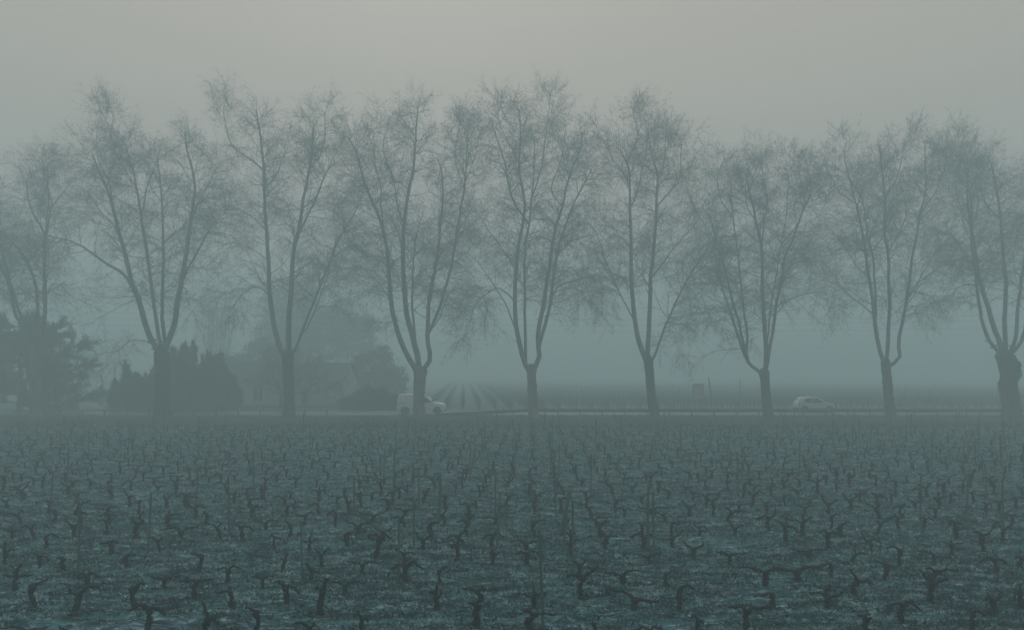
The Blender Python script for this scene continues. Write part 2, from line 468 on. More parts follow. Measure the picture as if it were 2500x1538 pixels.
def crop(ox, oy, sc, pts):
    return [(ox + x / sc, oy + y / sc) for x, y in pts]
c1 = lambda *p: crop(0, 180, 1.71875, p)
c2 = lambda *p: crop(500, 180, 1.71875, p)
c3 = lambda *p: crop(1100, 180, 1.71875, p)
c4 = lambda *p: crop(1600, 250, 1.866, p)
c5 = lambda *p: crop(2000, 250, 1.866, p)
YT = 63.0
TG = 'bare plane trees lining the road'
def plane(seed, base, fork, tw, limbs, label, **k):
    kw = dict(bark=M['bark']); kw.update(k)
    return bare_tree('plane_tree', seed, base, fork, tw, limbs, YT, label, 'tree', TG, **kw)

plane(101, (87, 1020), (84, 852), (24, 21), [
    (None, 13, 3, [(86, 800), (88, 760), (86, 700), (73, 645), (47, 600), (12, 562), (-20, 530), (-45, 480)]),
    (None, 15, 3, [(96, 810), (104, 760), (105, 700), (102, 590), (96, 550), (70, 515), (50, 470), (40, 420)]),
    (None, 14, 3, [(70, 815), (50, 790), (27, 765), (5, 700), (-20, 655), (-50, 600), (-70, 540)]),
    (None, 11, 2, [(78, 810), (63, 770), (42, 680), (30, 610), (15, 560), (8, 490), (20, 440)]),
    (1, 9, 2, [(103, 600), (110, 530), (120, 490), (150, 450), (180, 415)]),
    (1, 9, 2, [(102, 590), (107, 520), (112, 450), (105, 390)]),
    (1, 6, 2, [(104, 720), (125, 690), (150, 690), (165, 715)]),
    (4, 6, 2, [(118, 495), (118, 440), (125, 390)]),
  ], 'plane tree whose pale lower trunk stands before the broad layered pine', low_z=8, top_z=23, pale=M['bark_pale'])
plane(102, (397, 1022), (396, 858), (24, 26), [
    (None, 22, 4, c1((650, 1130), (625, 1060), (605, 950), (585, 860), (572, 740), (552, 640), (535, 550), (515, 460), (490, 400), (470, 330))),
    (None, 14, 3, c1((668, 1120), (655, 1010), (648, 880), (640, 760), (630, 650), (615, 530), (600, 400), (580, 320), (560, 230))),
    (None, 14, 3, c1((688, 1120), (682, 1020), (686, 900), (690, 760), (690, 620), (684, 500), (680, 420), (675, 300))),
    (None, 21, 4, c1((705, 1120), (730, 1040), (745, 940), (768, 800), (785, 650), (800, 520), (808, 420), (795, 330), (775, 250), (765, 170))),
    (3, 10, 2, c1((755, 870), (785, 790), (820, 700), (855, 600), (890, 540), (930, 480))),
    (0, 13, 2, c1((582, 885), (550, 830), (480, 780), (420, 730), (360, 690), (300, 675), (240, 670))),
    (0, 9, 2, c1((565, 690), (515, 610), (465, 560), (430, 500), (380, 450), (320, 430))),
    (1, 8, 2, c1((620, 560), (650, 480), (690, 400), (720, 320))),
    (0, 8, 2, c1((540, 570), (500, 420), (440, 330), (420, 240))),
    (3, 8, 2, c1((800, 560), (840, 470), (880, 400), (920, 340))),
    (1, 6, 2, c1((605, 440), (540, 320), (520, 200), (500, 120))),
    (2, 6, 2, c1((687, 700), (740, 640), (790, 600), (830, 560))),
    (0, 6, 1.5, c1((612, 1135), (580, 1115), (530, 1120), (480, 1160), (420, 1170))),
    (3, 6, 2, c1((765, 880), (790, 890), (810, 930), (830, 950))),
  ], 'ivy-trunked plane tree rising out of the spiky juniper thicket', low_z=9, top_z=27, ivy_top=835, ivy_lump=.25, crown_k=.935)
plane(103, (706, 1019), (703, 868), (26, 25), [
    (None, 18, 4, c2((320, 1160), (300, 1090), (285, 1000), (272, 850), (265, 700), (258, 560), (255, 450), (250, 380), (235, 250), (215, 120))),
    (None, 21, 4, c2((352, 1130), (355, 1050), (358, 900), (365, 800), (372, 700), (388, 620), (402, 500), (415, 400), (430, 300), (440, 150))),
    (None, 10, 2, c2((380, 1150), (405, 1080), (440, 980), (480, 860), (520, 750), (555, 650), (600, 560), (640, 440))),
    (2, 7, 2, c2((400, 1100), (435, 1050), (485, 930), (535, 800), (565, 700), (610, 640))),
    (1, 8, 2, c2((372, 700), (350, 620), (310, 595), (280, 600))),
    (1, 11, 2, c2((385, 660), (410, 600), (440, 530), (470, 450), (510, 360), (550, 280))),
    (0, 8, 2, c2((260, 630), (200, 580), (140, 550), (90, 540))),
    (0, 8, 2, c2((275, 960), (255, 905), (215, 885), (160, 920), (110, 980))),
    (0, 9, 2, c2((255, 450), (290, 400), (310, 340), (320, 240))),
    (0, 8, 2, c2((250, 370), (180, 320), (110, 260), (70, 120), (80, 60))),
    (1, 7, 2, c2((420, 380), (470, 300), (490, 180), (485, 100))),
    (0, 6, 2, c2((268, 780), (200, 720), (130, 700), (80, 740))),
    (2, 6, 2, c2((510, 770), (560, 720), (620, 700), (680, 730))),
    (1, 6, 2, c2((360, 860), (410, 800), (470, 740))),
  ], 'tall plane tree rooted between two small spreading garden trees', low_z=9, top_z=28)
plane(104, (1022, 1018), (1026, 908), (27, 30), [
    (None, 19, 3, c2((870, 1215), (840, 1165), (810, 1080), (790, 980), (780, 860), (775, 760), (760, 660), (740, 590), (700, 500), (680, 420), (660, 330), (620, 260))),
    (None, 21, 3, c2((893, 1190), (872, 1100), (852, 1000), (845, 900), (840, 760), (845, 640), (855, 560), (870, 470), (890, 380), (900, 260), (905, 130))),
    (1, 11, 2, c2((880, 1120), (868, 960), (870, 850), (885, 720), (895, 640), (920, 560))),
    (None, 17, 3, c2((925, 1235), (944, 1190), (932, 1100), (938, 1000), (955, 880), (970, 780), (985, 650), (1000, 500), (995, 400), (975, 320))),
    (3, 13, 3, c2((938, 1090), (970, 1010), (1002, 900), (1030, 760), (1055, 600), (1078, 450), (1090, 300), (1095, 120))),
    (3, 8, 2, c2((942, 1090), (985, 1010), (1012, 920), (1045, 885), (1090, 900), (1120, 950))),
    (0, 9, 2, c2((765, 690), (750, 560), (745, 450), (720, 370), (700, 200))),
    (1, 9, 2, c2((848, 620), (820, 560), (800, 430), (760, 300), (780, 180))),
    (0, 6, 2, c2((780, 860), (730, 780), (680, 760), (630, 740))),
    (0, 6, 2, c2((782, 930), (740, 880), (700, 880), (670, 930))),
    (4, 7, 2, c2((1050, 640), (1100, 560), (1140, 500))),
    (4, 7, 2, c2((1080, 420), (1040, 300), (1050, 180), (1060, 100))),
    (1, 6, 2, c2((842, 820), (900, 740), (950, 720))),
    (4, 6, 2, c2((1085, 380), (1130, 280), (1150, 150))),
  ], 'plane tree with two-toned trunk standing in front of the white van', low_z=9, top_z=28, pale=M['bark_pale'])
plane(105, (1302, 1018), (1298, 902), (25, 22), [
    (None, 17, 3, c3((318, 1225), (298, 1155), (280, 1060), (275, 930), (280, 800), (290, 700), (310, 600), (320, 520), (305, 440), (290, 330), (295, 230), (285, 110))),
    (0, 13, 3, c3((322, 1215), (313, 1120), (305, 1000), (300, 850), (302, 720), (320, 620), (332, 520), (345, 400), (350, 280))),
    (None, 17, 3, c3((360, 1222), (378, 1185), (370, 1100), (380, 1010), (400, 900), (415, 800), (430, 700), (450, 600), (475, 520), (490, 430), (520, 340), (550, 270), (565, 170))),
    (2, 15, 3, c3((372, 1140), (398, 1050), (420, 950), (440, 800), (460, 700), (482, 620), (510, 540), (560, 440), (600, 360))),
    (0, 8, 2, c3((278, 1070), (240, 980), (190, 890), (140, 810), (90, 750), (45, 715))),
    (3, 9, 2, c3((418, 935), (450, 880), (520, 850), (600, 840), (650, 870))),
    (3, 8, 2, c3((450, 740), (500, 690), (560, 660), (640, 640))),
    (1, 10, 2, c3((310, 620), (260, 520), (230, 380), (190, 260), (170, 200))),
    (0, 8, 2, c3((272, 920), (200, 890), (130, 930), (90, 990), (95, 1070))),
    (1, 8, 2, c3((335, 500), (380, 380), (400, 250), (415, 120), (420, 40))),
    (3, 6, 2, c3((425, 920), (480, 890), (540, 910), (570, 970))),
    (2, 7, 2, c3((470, 530), (430, 430), (470, 300), (490, 150))),
    (0, 6, 2, c3((280, 800), (220, 720), (160, 640), (110, 560))),
    (0, 6, 2, c3((290, 330), (240, 250), (200, 150), (210, 90))),
    (1, 6, 2, c3((300, 830), (340, 780), (390, 800))),
  ], 'plane tree with smooth pale trunk standing alone behind the dark guardrail end', low_z=9, top_z=28, pale=M['bark_pale'])
plane(106, (1597, 1018), (1583, 882), (24, 20), [
    (None, 18, 3, c3((812, 1185), (790, 1120), (766, 1030), (755, 950), (745, 850), (740, 700), (735, 560), (730, 420), (715, 370), (680, 320))),
    (0, 8, 2, c3((768, 1050), (730, 960), (690, 880), (640, 760), (610, 660), (560, 600))),
    (None, 17, 3, c3((828, 1170), (828, 1080), (830, 950), (835, 820), (845, 760), (855, 640), (862, 520), (865, 400), (845, 330), (825, 220))),
    (None, 9, 2, [(1598, 868), (1614, 822), (1626, 790), (1648, 743), (1670, 695), (1696, 652), (1734, 593), (1760, 560)]),
    (2, 9, 2, c3((848, 870), (890, 780), (940, 710), (1000, 640), (1060, 560), (1090, 480))),
    (2, 8, 2, c3((864, 540), (915, 480), (955, 420), (940, 280))),
    (0, 8, 2, c3((738, 560), (770, 500), (795, 380), (810, 270), (815, 180))),
    (0, 6, 2, c3((744, 860), (690, 830), (630, 850), (590, 900))),
    (2, 6, 2, c3((832, 900), (790, 830), (760, 780))),
    (3, 4, 1, c3((890, 1095), (920, 1075), (950, 1090), (975, 1140))),
    (0, 7, 2, c3((733, 480), (690, 400), (650, 350), (640, 260))),
    (2, 7, 2, c3((862, 420), (900, 330), (910, 230), (920, 190))),
    (3, 6, 2, c3((1000, 850), (1060, 800), (1120, 800))),
    (0, 7, 2, c3((740, 380), (760, 280), (740, 170))),
  ], 'leaning-trunked plane tree beside the faded rectangular board', low_z=9, top_z=25.5)
plane(107, (1874, 1017), (1866, 912), (23, 21), [
    (None, 12, 2, c4((470, 1220), (432, 1185), (402, 1120), (385, 1070), (350, 970), (310, 870), (285, 770), (250, 690))),
    (0, 12, 2, c4((430, 1175), (405, 1090), (385, 990), (360, 900), (335, 780), (310, 680), (290, 600), (270, 500), (220, 400))),
    (0, 11, 2, c4((436, 1160), (422, 1040), (400, 940), (380, 830), (365, 700), (350, 600), (340, 480), (330, 350))),
    (None, 18, 3, c4((502, 1200), (495, 1100), (480, 980), (468, 850), (465, 730), (455, 650), (430, 550), (400, 430), (370, 330))),
    (3, 9, 2, c4((505, 1130), (505, 1000), (515, 900), (530, 780), (545, 660), (558, 560), (560, 400), (540, 260))),
    (None, 13, 2, c4((515, 1160), (530, 1080), (545, 1000), (560, 900), (590, 780), (600, 690), (640, 580), (670, 480), (710, 380), (690, 260))),
    (5, 8, 2, c4((575, 840), (630, 730), (700, 695), (790, 690))),
    (5, 7, 2, c4((560, 935), (620, 880), (690, 860), (770, 850))),
    (3, 9, 2, c4((465, 640), (480, 540), (500, 420), (495, 300), (505, 170))),
    (1, 6, 2, c4((370, 960), (300, 925), (240, 930), (185, 965))),
    (1, 6, 2, c4((345, 820), (270, 800), (200, 800), (160, 830))),
    (2, 7, 2, c4((345, 520), (300, 420), (290, 300), (330, 200))),
    (3, 6, 2, c4((430, 540), (400, 450), (410, 320), (440, 220))),
    (4, 6, 2, c4((545, 650), (610, 560), (640, 430), (600, 280))),
    (1, 6, 2, c4((290, 600), (210, 480), (170, 380), (150, 280))),
  ], 'many-limbed plane tree between the thin round-topped signpost and the pale hatchback', low_z=9, top_z=23.5)
plane(108, (2174, 1018), (2163, 888), (23, 20), [
    (None, 15, 2, c5((285, 1165), (268, 1110), (250, 1040), (235, 970), (215, 860), (190, 770), (160, 660), (130, 550), (100, 450), (60, 340))),
    (0, 11, 2, c5((245, 1020), (250, 940), (242, 800), (235, 690), (205, 580), (190, 430), (165, 320))),
    (None, 14, 3, c5((310, 1150), (315, 1050), (315, 900), (310, 780), (300, 650), (285, 550), (290, 450), (280, 300), (260, 170))),
    (None, 13, 2, c5((335, 1188), (367, 1160), (360, 1090), (375, 1010), (395, 920), (415, 800), (430, 690), (455, 570), (475, 480), (500, 380), (505, 250), (495, 130))),
    (3, 8, 2, c5((400, 900), (440, 830), (490, 740), (520, 670), (590, 600))),
    (0, 7, 2, c5((230, 970), (190, 910), (120, 830), (60, 720), (0, 690))),
    (3, 7, 2, c5((405, 890), (440, 850), (500, 850), (560, 880))),
    (2, 7, 2, c5((310, 660), (350, 600), (390, 480), (370, 320))),
    (1, 7, 2, c5((232, 680), (265, 600), (285, 520), (310, 420))),
    (0, 6, 2, c5((200, 800), (130, 740), (60, 640), (-20, 560))),
    (1, 6, 2, c5((190, 430), (130, 340), (90, 230), (85, 170))),
    (0, 6, 2, c5((110, 480), (50, 400), (10, 300), (0, 250))),
    (3, 7, 2, c5((480, 470), (540, 370), (560, 260), (550, 190))),
    (2, 6, 2, c5((288, 430), (330, 330), (340, 220), (345, 160))),
    (2, 5, 2, c5((312, 900), (350, 830), (390, 800))),
  ], 'slim plane tree with elbowed side limb standing alone past the pale hatchback', low_z=9, top_z=23.5)
plane(109, (2469, 1020), (2456, 868), (24, 27), [
    (None, 13, 2, c5((800, 1110), (770, 1060), (745, 1000), (725, 880), (705, 740), (690, 600), (690, 480), (680, 360), (660, 230))),
    (None, 18, 3, c5((830, 1090), (800, 1000), (770, 880), (745, 780), (730, 650), (720, 530), (710, 400), (720, 260))),
    (None, 16, 3, c5((855, 1080), (855, 980), (865, 820), (872, 680), (880, 540), (880, 420), (870, 280), (850, 170))),
    (None, 13, 2, c5((885, 1080), (887, 950), (895, 800), (905, 680), (920, 560), (940, 400), (950, 260))),
    (None, 13, 2, c5((905, 1100), (925, 1040), (940, 950), (965, 850), (1000, 700), (1040, 560))),
    (0, 7, 2, c5((700, 730), (640, 660), (580, 600), (510, 590))),
    (0, 7, 2, c5((715, 830), (660, 820), (600, 840), (540, 890))),
    (2, 8, 2, c5((878, 500), (820, 400), (800, 260), (790, 170))),
    (0, 6, 2, c5((690, 560), (640, 480), (600, 380), (600, 260))),
    (1, 6, 2, c5((735, 700), (790, 620), (830, 580))),
    (1, 6, 2, c5((722, 520), (770, 420), (770, 280), (740, 150))),
    (3, 6, 2, c5((910, 640), (960, 560), (1000, 440), (1000, 300))),
    (0, 6, 2, c5((682, 400), (640, 300), (655, 200), (660, 140))),
  ], 'plane tree with thick ragged ivy swelling its trunk up to the fork', low_z=9, top_z=23.5, ivy_top=840, ivy_lump=1.5)

# small spreading garden trees beyond the road
def small_tree(seed, x, Y, top_y, spread, trunk_w, label, name='garden_tree', group='small bare garden trees', n_l=9, fast=False, n1=2.4, low=955):
    rng = np.random.default_rng(seed)
    s = Y / FPX
    base_y = 908 + CAM_H / s
    fork = (x + rng.uniform(-3, 3), base_y - (base_y - top_y) * 0.22)
    limbs = []
    for i in range(n_l):
        u = (i + 0.5) / n_l * 2 - 1
        ex = x + u * spread * (1 if not fast else 0.9)
        ey = top_y + (abs(u) ** 2.2) * (low - top_y) * 0.75 + rng.uniform(0, 18)
        mx = x + (ex - x) * (0.55 if not fast else 0.75); my = fork[1] + (ey - fork[1]) * (0.42 if not fast else .4) + rng.uniform(-6, 6)
        limbs.append((None, trunk_w * 0.45, 1.2, [(x + (mx - x) * .35, fork[1] + (my - fork[1]) * .45), (mx, my), (ex, ey)]))
    return bare_tree(name, seed, (x, base_y), fork, (trunk_w, trunk_w * .8), limbs, Y, label, 'tree', group, M['bark'], top_z=CAM_H - (top_y - 908) * s, low_z=2, n1=n1, n2=6, n3=4, leaves=0.0, scale1=0.5)
small_tree(201, 686, 79, 838, 95, 11, 'small spreading bare tree with low horizontal boughs before the cream house')
small_tree(202, 744, 80, 845, 110, 13, 'small bare tree with clear short trunk at the end of the cream house')
small_tree(203, 517, 118, 700, 30, 9, 'tall thin upright bare tree fading in fog behind the juniper thicket', 'upright_tree', 'upright trees fading in the fog', 7, True, 2.0, 760)
small_tree(204, 548, 124, 690, 26, 8, 'narrow upright bare tree, faintest of the pair behind the house', 'upright_tree', 'upright trees fading in the fog', 7, True, 2.0, 760)

# ------------------------------------------------------------------ evergreens
def needles(rng, pts, dirs, ln, wd, spread=0.6):
    n = len(pts)
    d = unit(dirs + spread * rng.normal(size=(n, 3)))
    b = rng.normal(size=(n, 3)); b -= (d * b).sum(1, keepdims=True) * d; b = unit(b)
    L = ln * (0.6 + 0.8 * rng.random(n))[:, None]
    w = wd * (0.7 + 0.6 * rng.random(n))[:, None]
    v = np.stack([pts - b * w, pts + b * w, pts + d * L], 1).reshape(-1, 3)
    return v, np.arange(n * 3).reshape(n, 3)

def pine_tree(seed, x, Y, label):
    rng = np.random.default_rng(seed)
    s = Y / FPX
    b0 = W(x, 0, Y); b0[2] = 0
    root = empty('pine_tree', b0); tag(root, label, 'tree')
    top = 9.3
    tp = resample(np.array([[0, 0, -.2], [.1, 0, 3], [-.1, .1, 6], [.15, 0, top - .6]]), 14)
    V, Q = tubes(tp[None], np.linspace(.32, .07, 14)[None], 9)
    link('trunk', mesh_np('trunk', V, [Q], True), M['conbark'], root)
    br = []
    tips = [(237, 838), (230, 893), (188, 835), (176, 795), (130, 790), (222, 935), (215, 970), (150, 815), (205, 880), (232, 905), (190, 985), (120, 830), (160, 950)]
    for (tx, ty) in tips:
        t = np.array([(tx - x) * s, rng.uniform(-2.0, 2.0), CAM_H - (ty - 908) * s])
        z0 = max(0.6, t[2] - 0.30 * abs(t[0]) - rng.uniform(0, 0.6))
        st = np.array([0, 0, z0])
        br.append(resample(np.array([st, st * .5 + t * .5 + [0, 0, -.35], t]), 12))
    for i in range(46):
        z0 = 0.7 + (top - 1.4) * rng.random(); a = rng.uniform(0, 2 * np.pi)
        L = (6.2 - 4.6 * (z0 / top) ** 1.3) * rng.uniform(.6, 1.05)
        t = np.array([math.cos(a) * L, math.sin(a) * L * .8, z0 + L * rng.uniform(.08, .32)])
        st = np.array([0, 0, z0])
        br.append(resample(np.array([st, st * .5 + t * .5 + [0, 0, -.25], t]), 12))
    BP = np.array(br); BR = np.linspace(.075, .02, 12)[None].repeat(len(br), 0)
    P2, R2 = grow(rng, BP, BR, np.full(len(br), 20), .22, 1.0, (25, 70), lambda z, t: 1.35 - .5 * t, .02, .5, .10, .12, 5)
    V, Fq = merge([tubes(BP, BR, 5), tubes(P2, R2, 3)])
    link('branch', mesh_np('branch', V, Fq), M['conbark'], root)
    allp = np.concatenate([P2.reshape(-1, 3), BP[:, 6:].reshape(-1, 3)])
    alld = np.concatenate([unit(np.gradient(P2, axis=1)).reshape(-1, 3), unit(np.gradient(BP, axis=1))[:, 6:].reshape(-1, 3)])
    rep = 15
    pts = np.repeat(allp, rep, 0) + rng.normal(size=(len(allp) * rep, 3)) * .10
    dr = np.repeat(alld, rep, 0) + [0, 0, .35]
    k = pts[:, 2] > .05
    V, T = needles(rng, pts[k], dr[k], .34, .030, .55)
    fo = link('crown', mesh_np('crown', V, [T]), M['pine'], root); tag(fo, kind='stuff')
pine_tree(301, 48, 72.5, 'broad dark pine with layered upswept branches beyond the road')

def juniper(seed, Y, leaders, lobes, label):
    """leaders: (foot bearing x, tip bearing x, tip bearing y, half width px)"""
    rng = np.random.default_rng(seed)
    s = Y / FPX
    cx = np.mean([l[0] for l in leaders])
    b0 = W(cx, 0, Y); b0[2] = 0
    root = empty('juniper_shrub', b0); tag(root, label, 'shrub', 'dark juniper shrubs by the road')
    st, pts, drs = [], [], []
    for (lx, ly, rx, rz) in lobes:
        c = np.array([(lx - cx) * s, rng.uniform(-.6, .6), CAM_H - (ly - 908) * s])
        nc = 150
        cc = c + unit(rng.normal(size=(nc, 3))) * (rng.random(nc) ** .6)[:, None] * np.array([rx * s, rx * s * .8, rz * s])
        kk = rng.integers(0, nc, 7000)
        along = rng.random(7000)[:, None] * np.array([0, 0, 1.0])
        lean = (cc[kk] - c) * [.35, .35, 0] * rng.random((7000, 1))
        p = cc[kk] + along * 1.15 + lean + rng.normal(size=(7000, 3)) * (.19 * (1.12 - along[:, 2:]))
        p[:, 2] = np.abs(p[:, 2])
        pts.append(p); drs.append(unit(p - c) * .5 + [0, 0, .9])
    for (fx, tx, ty, hw) in leaders:
        dy = rng.uniform(-1.3, 1.3)
        f = np.array([(fx - cx) * s, dy * .6, 0.0]); t = np.array([(tx - cx) * s, dy, CAM_H - (ty - 908) * s])
        c = resample(np.array([f + [0, 0, -.1], f * .6 + t * .4 + [rng.uniform(-.1, .1), 0, 0], t]), 9)
        st.append(c)
        n = int(2600 * (t[2] / 4))
        u = rng.random(n) ** .85
        p = f[None] * (1 - u[:, None]) + t[None] * u[:, None]
        p = p * 1.0
        # several sub-plumes round each leader
        k = rng.integers(0, 11, n)
        pa = rng.uniform(0, 2 * np.pi, 11); pl = rng.uniform(.30, 1.0, 11); pw = rng.uniform(.3, 1.0, 11)
        uu = u * pl[k]
        prof = .62 * hw * s * (np.minimum(1, uu * 4 + .55)) * (1 - uu) ** .75
        cen = f[None] * (1 - uu[:, None]) + t[None] * uu[:, None] + np.stack([np.cos(pa[k]), np.sin(pa[k]), np.zeros(n)], 1) * (prof * pw[k])[:, None]
        rr = .38 * (1 - u) + .06
        cen += rng.normal(size=(n, 3)) * rr[:, None] * .55
        cen[:, 2] = np.abs(cen[:, 2])
        pts.append(cen)
        d = np.tile(unit(t - f), (n, 1)) + np.stack([np.cos(pa[k]), np.sin(pa[k]), np.zeros(n)], 1) * .35
        drs.append(d)
    P = np.array(st)
    V, Q = tubes(P, np.linspace(.06, .012, 9)[None].repeat(len(st), 0), 5)
    link('stem', mesh_np('stem', V, [Q]), M['conbark'], root)
    V, T = needles(rng, np.concatenate(pts), np.concatenate(drs), .50, .055, .45)
    fo = link('foliage', mesh_np('foliage', V, [T]), M['juniper'], root); tag(fo, kind='stuff')
juniper(311, 74.5, [(318, 299, 884, 20), (325, 318, 884, 22), (345, 346, 905, 26), (310, 286, 930, 22), (365, 372, 900, 26), (380, 392, 915, 28), (300, 284, 962, 20), (345, 340, 940, 40)], [(332, 972, 38, 36), (380, 972, 24, 36), (298, 987, 22, 22)], 'juniper shrub with two thin spikes, lowest of the thicket by the road')
juniper(312, 73.5, [(430, 428, 850, 22), (448, 450, 832, 22), (460, 468, 834, 20), (440, 412, 872, 24), (455, 455, 880, 36), (420, 400, 920, 34), (470, 478, 900, 30), (440, 440, 940, 48)], [(442, 930, 28, 60), (415, 970, 36, 36), (466, 970, 28, 34)], 'tallest spiky juniper shrub of the thicket by the road')
juniper(313, 75.0, [(505, 498, 868, 24), (520, 522, 862, 26), (535, 546, 878, 26), (545, 560, 905, 26), (515, 508, 900, 40), (545, 568, 940, 24), (525, 530, 930, 46), (500, 486, 900, 26)], [(522, 930, 30, 50), (546, 958, 24, 40), (502, 972, 38, 34), (556, 988, 20, 22)], 'bushy round-shouldered juniper shrub beside the cream house')

def leafy(name, seed, Y, lobes, n, size, label, cat, mat, trunk=None, group=None, dens=1.0):
    """lobes: (bearing x, bearing y, rx px, rz px, dy, weight)"""
    rng = np.random.default_rng(seed)
    s = Y / FPX
    cx = trunk[0] if trunk else np.mean([l[0] for l in lobes])
    b0 = W(cx, 0, Y); b0[2] = 0
    root = empty(name, b0); tag(root, label, cat, group)
    wsum = sum(l[5] for l in lobes)
    P, D, stems = [], [], []
    for (lx, ly, rx, rz, dy, w) in lobes:
        c = np.array([(lx - cx) * s, dy, CAM_H - (ly - 908) * s])
        m = int(n * w / wsum)
        nc = max(10, m // 60)
        cd = unit(rng.normal(size=(nc, 3)))
        cr = rng.random(nc) ** .40
        cc = c + cd * cr[:, None] * np.array([rx * s, rx * s * .8, rz * s])
        k = rng.integers(0, nc, m)
        csz = (.10 + .13 * rng.random(nc)) * min(rx, rz) * s + .12
        p = cc[k] + rng.normal(size=(m, 3)) * csz[k][:, None] * [1, 1, .6]
        P.append(p); D.append(unit(p - c) + [0, 0, .3])
        f = np.array([0, 0, .0]) if trunk is None else np.array([0, 0, max(.4, c[2] * .45)])
        for q in cc[: min(14, nc)]:
            stems.append(resample(np.array([f * [1, 1, .999], f * .5 + q * .5 + [0, 0, -.08 * np.linalg.norm(q - f)], q]), 7))
    P = np.concatenate(P); D = np.concatenate(D)
    k = P[:, 2] > .03
    V, T = needles(rng, P[k], D[k], size, size * .38, .9)
    fo = link('crown' if trunk else 'foliage', mesh_np('foliage', V, [T]), mat, root); tag(fo, kind='stuff')
    V, Q = tubes(np.array(stems), np.linspace(.07, .015, 7)[None].repeat(len(stems), 0), 5)
    link('stem' if trunk is None else 'branch', mesh_np('stem', V, [Q]), M['conbark'], root)
    if trunk:
        h = max(1.5, CAM_H - (trunk[1] - 908) * s)
        tp = resample(np.array([[0, 0, -.2], [.1, 0, h * .4], [-.05, 0, h]]), 10)
        V, Q = tubes(tp[None], np.linspace(trunk[2], trunk[2] * .5, 10)[None], 9)
        link('trunk', mesh_np('trunk', V, [Q], True), M['conbark'], root)
    return root
leafy('round_bush', 321, 76.3, [(905, 985, 70, 26, 0, 3), (870, 992, 45, 22, .5, 1.5), (945, 988, 45, 26, -.3, 1.6), (905, 968, 45, 18, .2, 1), (915, 1003, 80, 14, 0, 1.6)], 16000, .22, 'low dome-shaped dark bush beside the white van', 'shrub', M['bush'])
leafy('tall_shrub', 322, 97, [(890, 915, 30, 50, 0, 2), (925, 905, 34, 52, 1, 2.4), (958, 925, 30, 45, .5, 1.8), (905, 950, 60, 40, 0, 2), (965, 960, 28, 36, -.4, 1), (935, 868, 16, 22, .2, .5), (880, 880, 14, 20, .2, .4)], 11000, .26, 'tall loose evergreen shrub rising behind the low dome-shaped bush', 'shrub', M['bush'])
leafy('umbrella_pine', 323, 126, [(700, 740, 62, 50, 0, 2.2), (770, 745, 70, 48, 2, 2.4), (740, 700, 55, 30, 0, 1.3), (835, 795, 70, 36, -1, 2.2), (885, 800, 45, 32, 0, 1.4), (680, 800, 60, 50, 1, 1.8), (770, 820, 90, 46, 0, 2.4), (850, 850, 60, 36, 1, 1.4), (905, 860, 35, 30, 1, .8), (710, 860, 70, 40, 0, 1.4)], 34000, .34, 'big billowing pine fading into fog behind the house', 'tree', M['pine'], trunk=(775, 800, .34))
leafy('backdrop_tree', 325, 108, [(590, 895, 55, 38, 0, 2), (645, 872, 48, 46, 1, 2), (545, 905, 36, 34, 0, 1.2), (690, 880, 44, 44, 0, 1.4)], 11000, .34, 'hazy rounded tree mass just behind the house roof', 'tree', M['bush'], trunk=(612, 905, .22))
leafy('hedge_shrub', 324, 96, [(250, 975, 34, 22, 0, 2), (275, 985, 22, 16, .4, 1), (225, 985, 24, 20, .2, 1)], 5000, .26, 'faint low shrub in the gap between pine and junipers', 'shrub', M['bush'])

# ------------------------------------------------------------------ house, low wall
HY = 86.0
def hx(px): return (px - 1250) / FPX * HY
house = empty('cream_house', (hx(640), HY, 0)); tag(house, 'single-storey cream house with tall dark windows behind the garden trees', 'house')
HX0, HX1, DEP, EAV, RID = hx(462) - hx(640), hx(838) - hx(640), 7.5, 2.95, 4.9
wins = [(hx(548) - hx(640), hx(578) - hx(640)), (hx(616) - hx(640), hx(642) - hx(640)), (hx(482) - hx(640), hx(508) - hx(640))]
wins.sort()
def wall_front(bm):
    z0, z1 = .42, 2.42
    edges = [HX0] + [v for w in wins for v in w] + [HX1]
    for i in range(0, len(edges), 2):
        box(bm, edges[i], edges[i + 1], 0, .3, 0, EAV)
    for a, b in wins:
        box(bm, a, b, .001, .299, 0, z0); box(bm, a, b, .001, .299, z1, EAV)
link('wall', bm_mesh('wall', wall_front), M['wallr'], house)
def walls_rest(bm):
    box(bm, HX0, HX0 + .3, .3, DEP, 0, EAV); box(bm, HX1 - .3, HX1, .3, DEP, 0, EAV); box(bm, HX0 + .3, HX1 - .3, DEP - .3, DEP, 0, EAV)
    for x in (HX0 + .01, HX1 - .29):
        v = [bm.verts.new(p) for p in ((x, .05, EAV), (x, DEP - .05, EAV), (x, DEP / 2, RID - .15), (x + .28, .05, EAV), (x + .28, DEP - .05, EAV), (x + .28, DEP / 2, RID - .15))]
        for f in ((0, 1, 2), (3, 5, 4), (0, 3, 4, 1), (1, 4, 5, 2), (2, 5, 3, 0)): bm.faces.new([v[i] for i in f])
link('wall', bm_mesh('wall', walls_rest), M['wallr'], house)
def roof(bm):
    a, b = HX0 - .35, HX1 + .35
    pr = [(-.45, EAV - .05), (DEP / 2, RID), (DEP + .45, EAV - .05), (DEP + .45, EAV + .1), (DEP / 2, RID + .16), (-.45, EAV + .1)]
    va = [bm.verts.new((a, y, z)) for y, z in pr]; vb = [bm.verts.new((b, y, z)) for y, z in pr]
    for i in range(6):
        j = (i + 1) % 6; bm.faces.new((va[i], va[j], vb[j], vb[i]))
    for v in (va, vb):
        bm.faces.new((v[0], v[1], v[4], v[5])); bm.faces.new((v[1], v[2], v[3], v[4]))
rf = link('roof', bm_mesh('roof', roof), M['roof'], house)
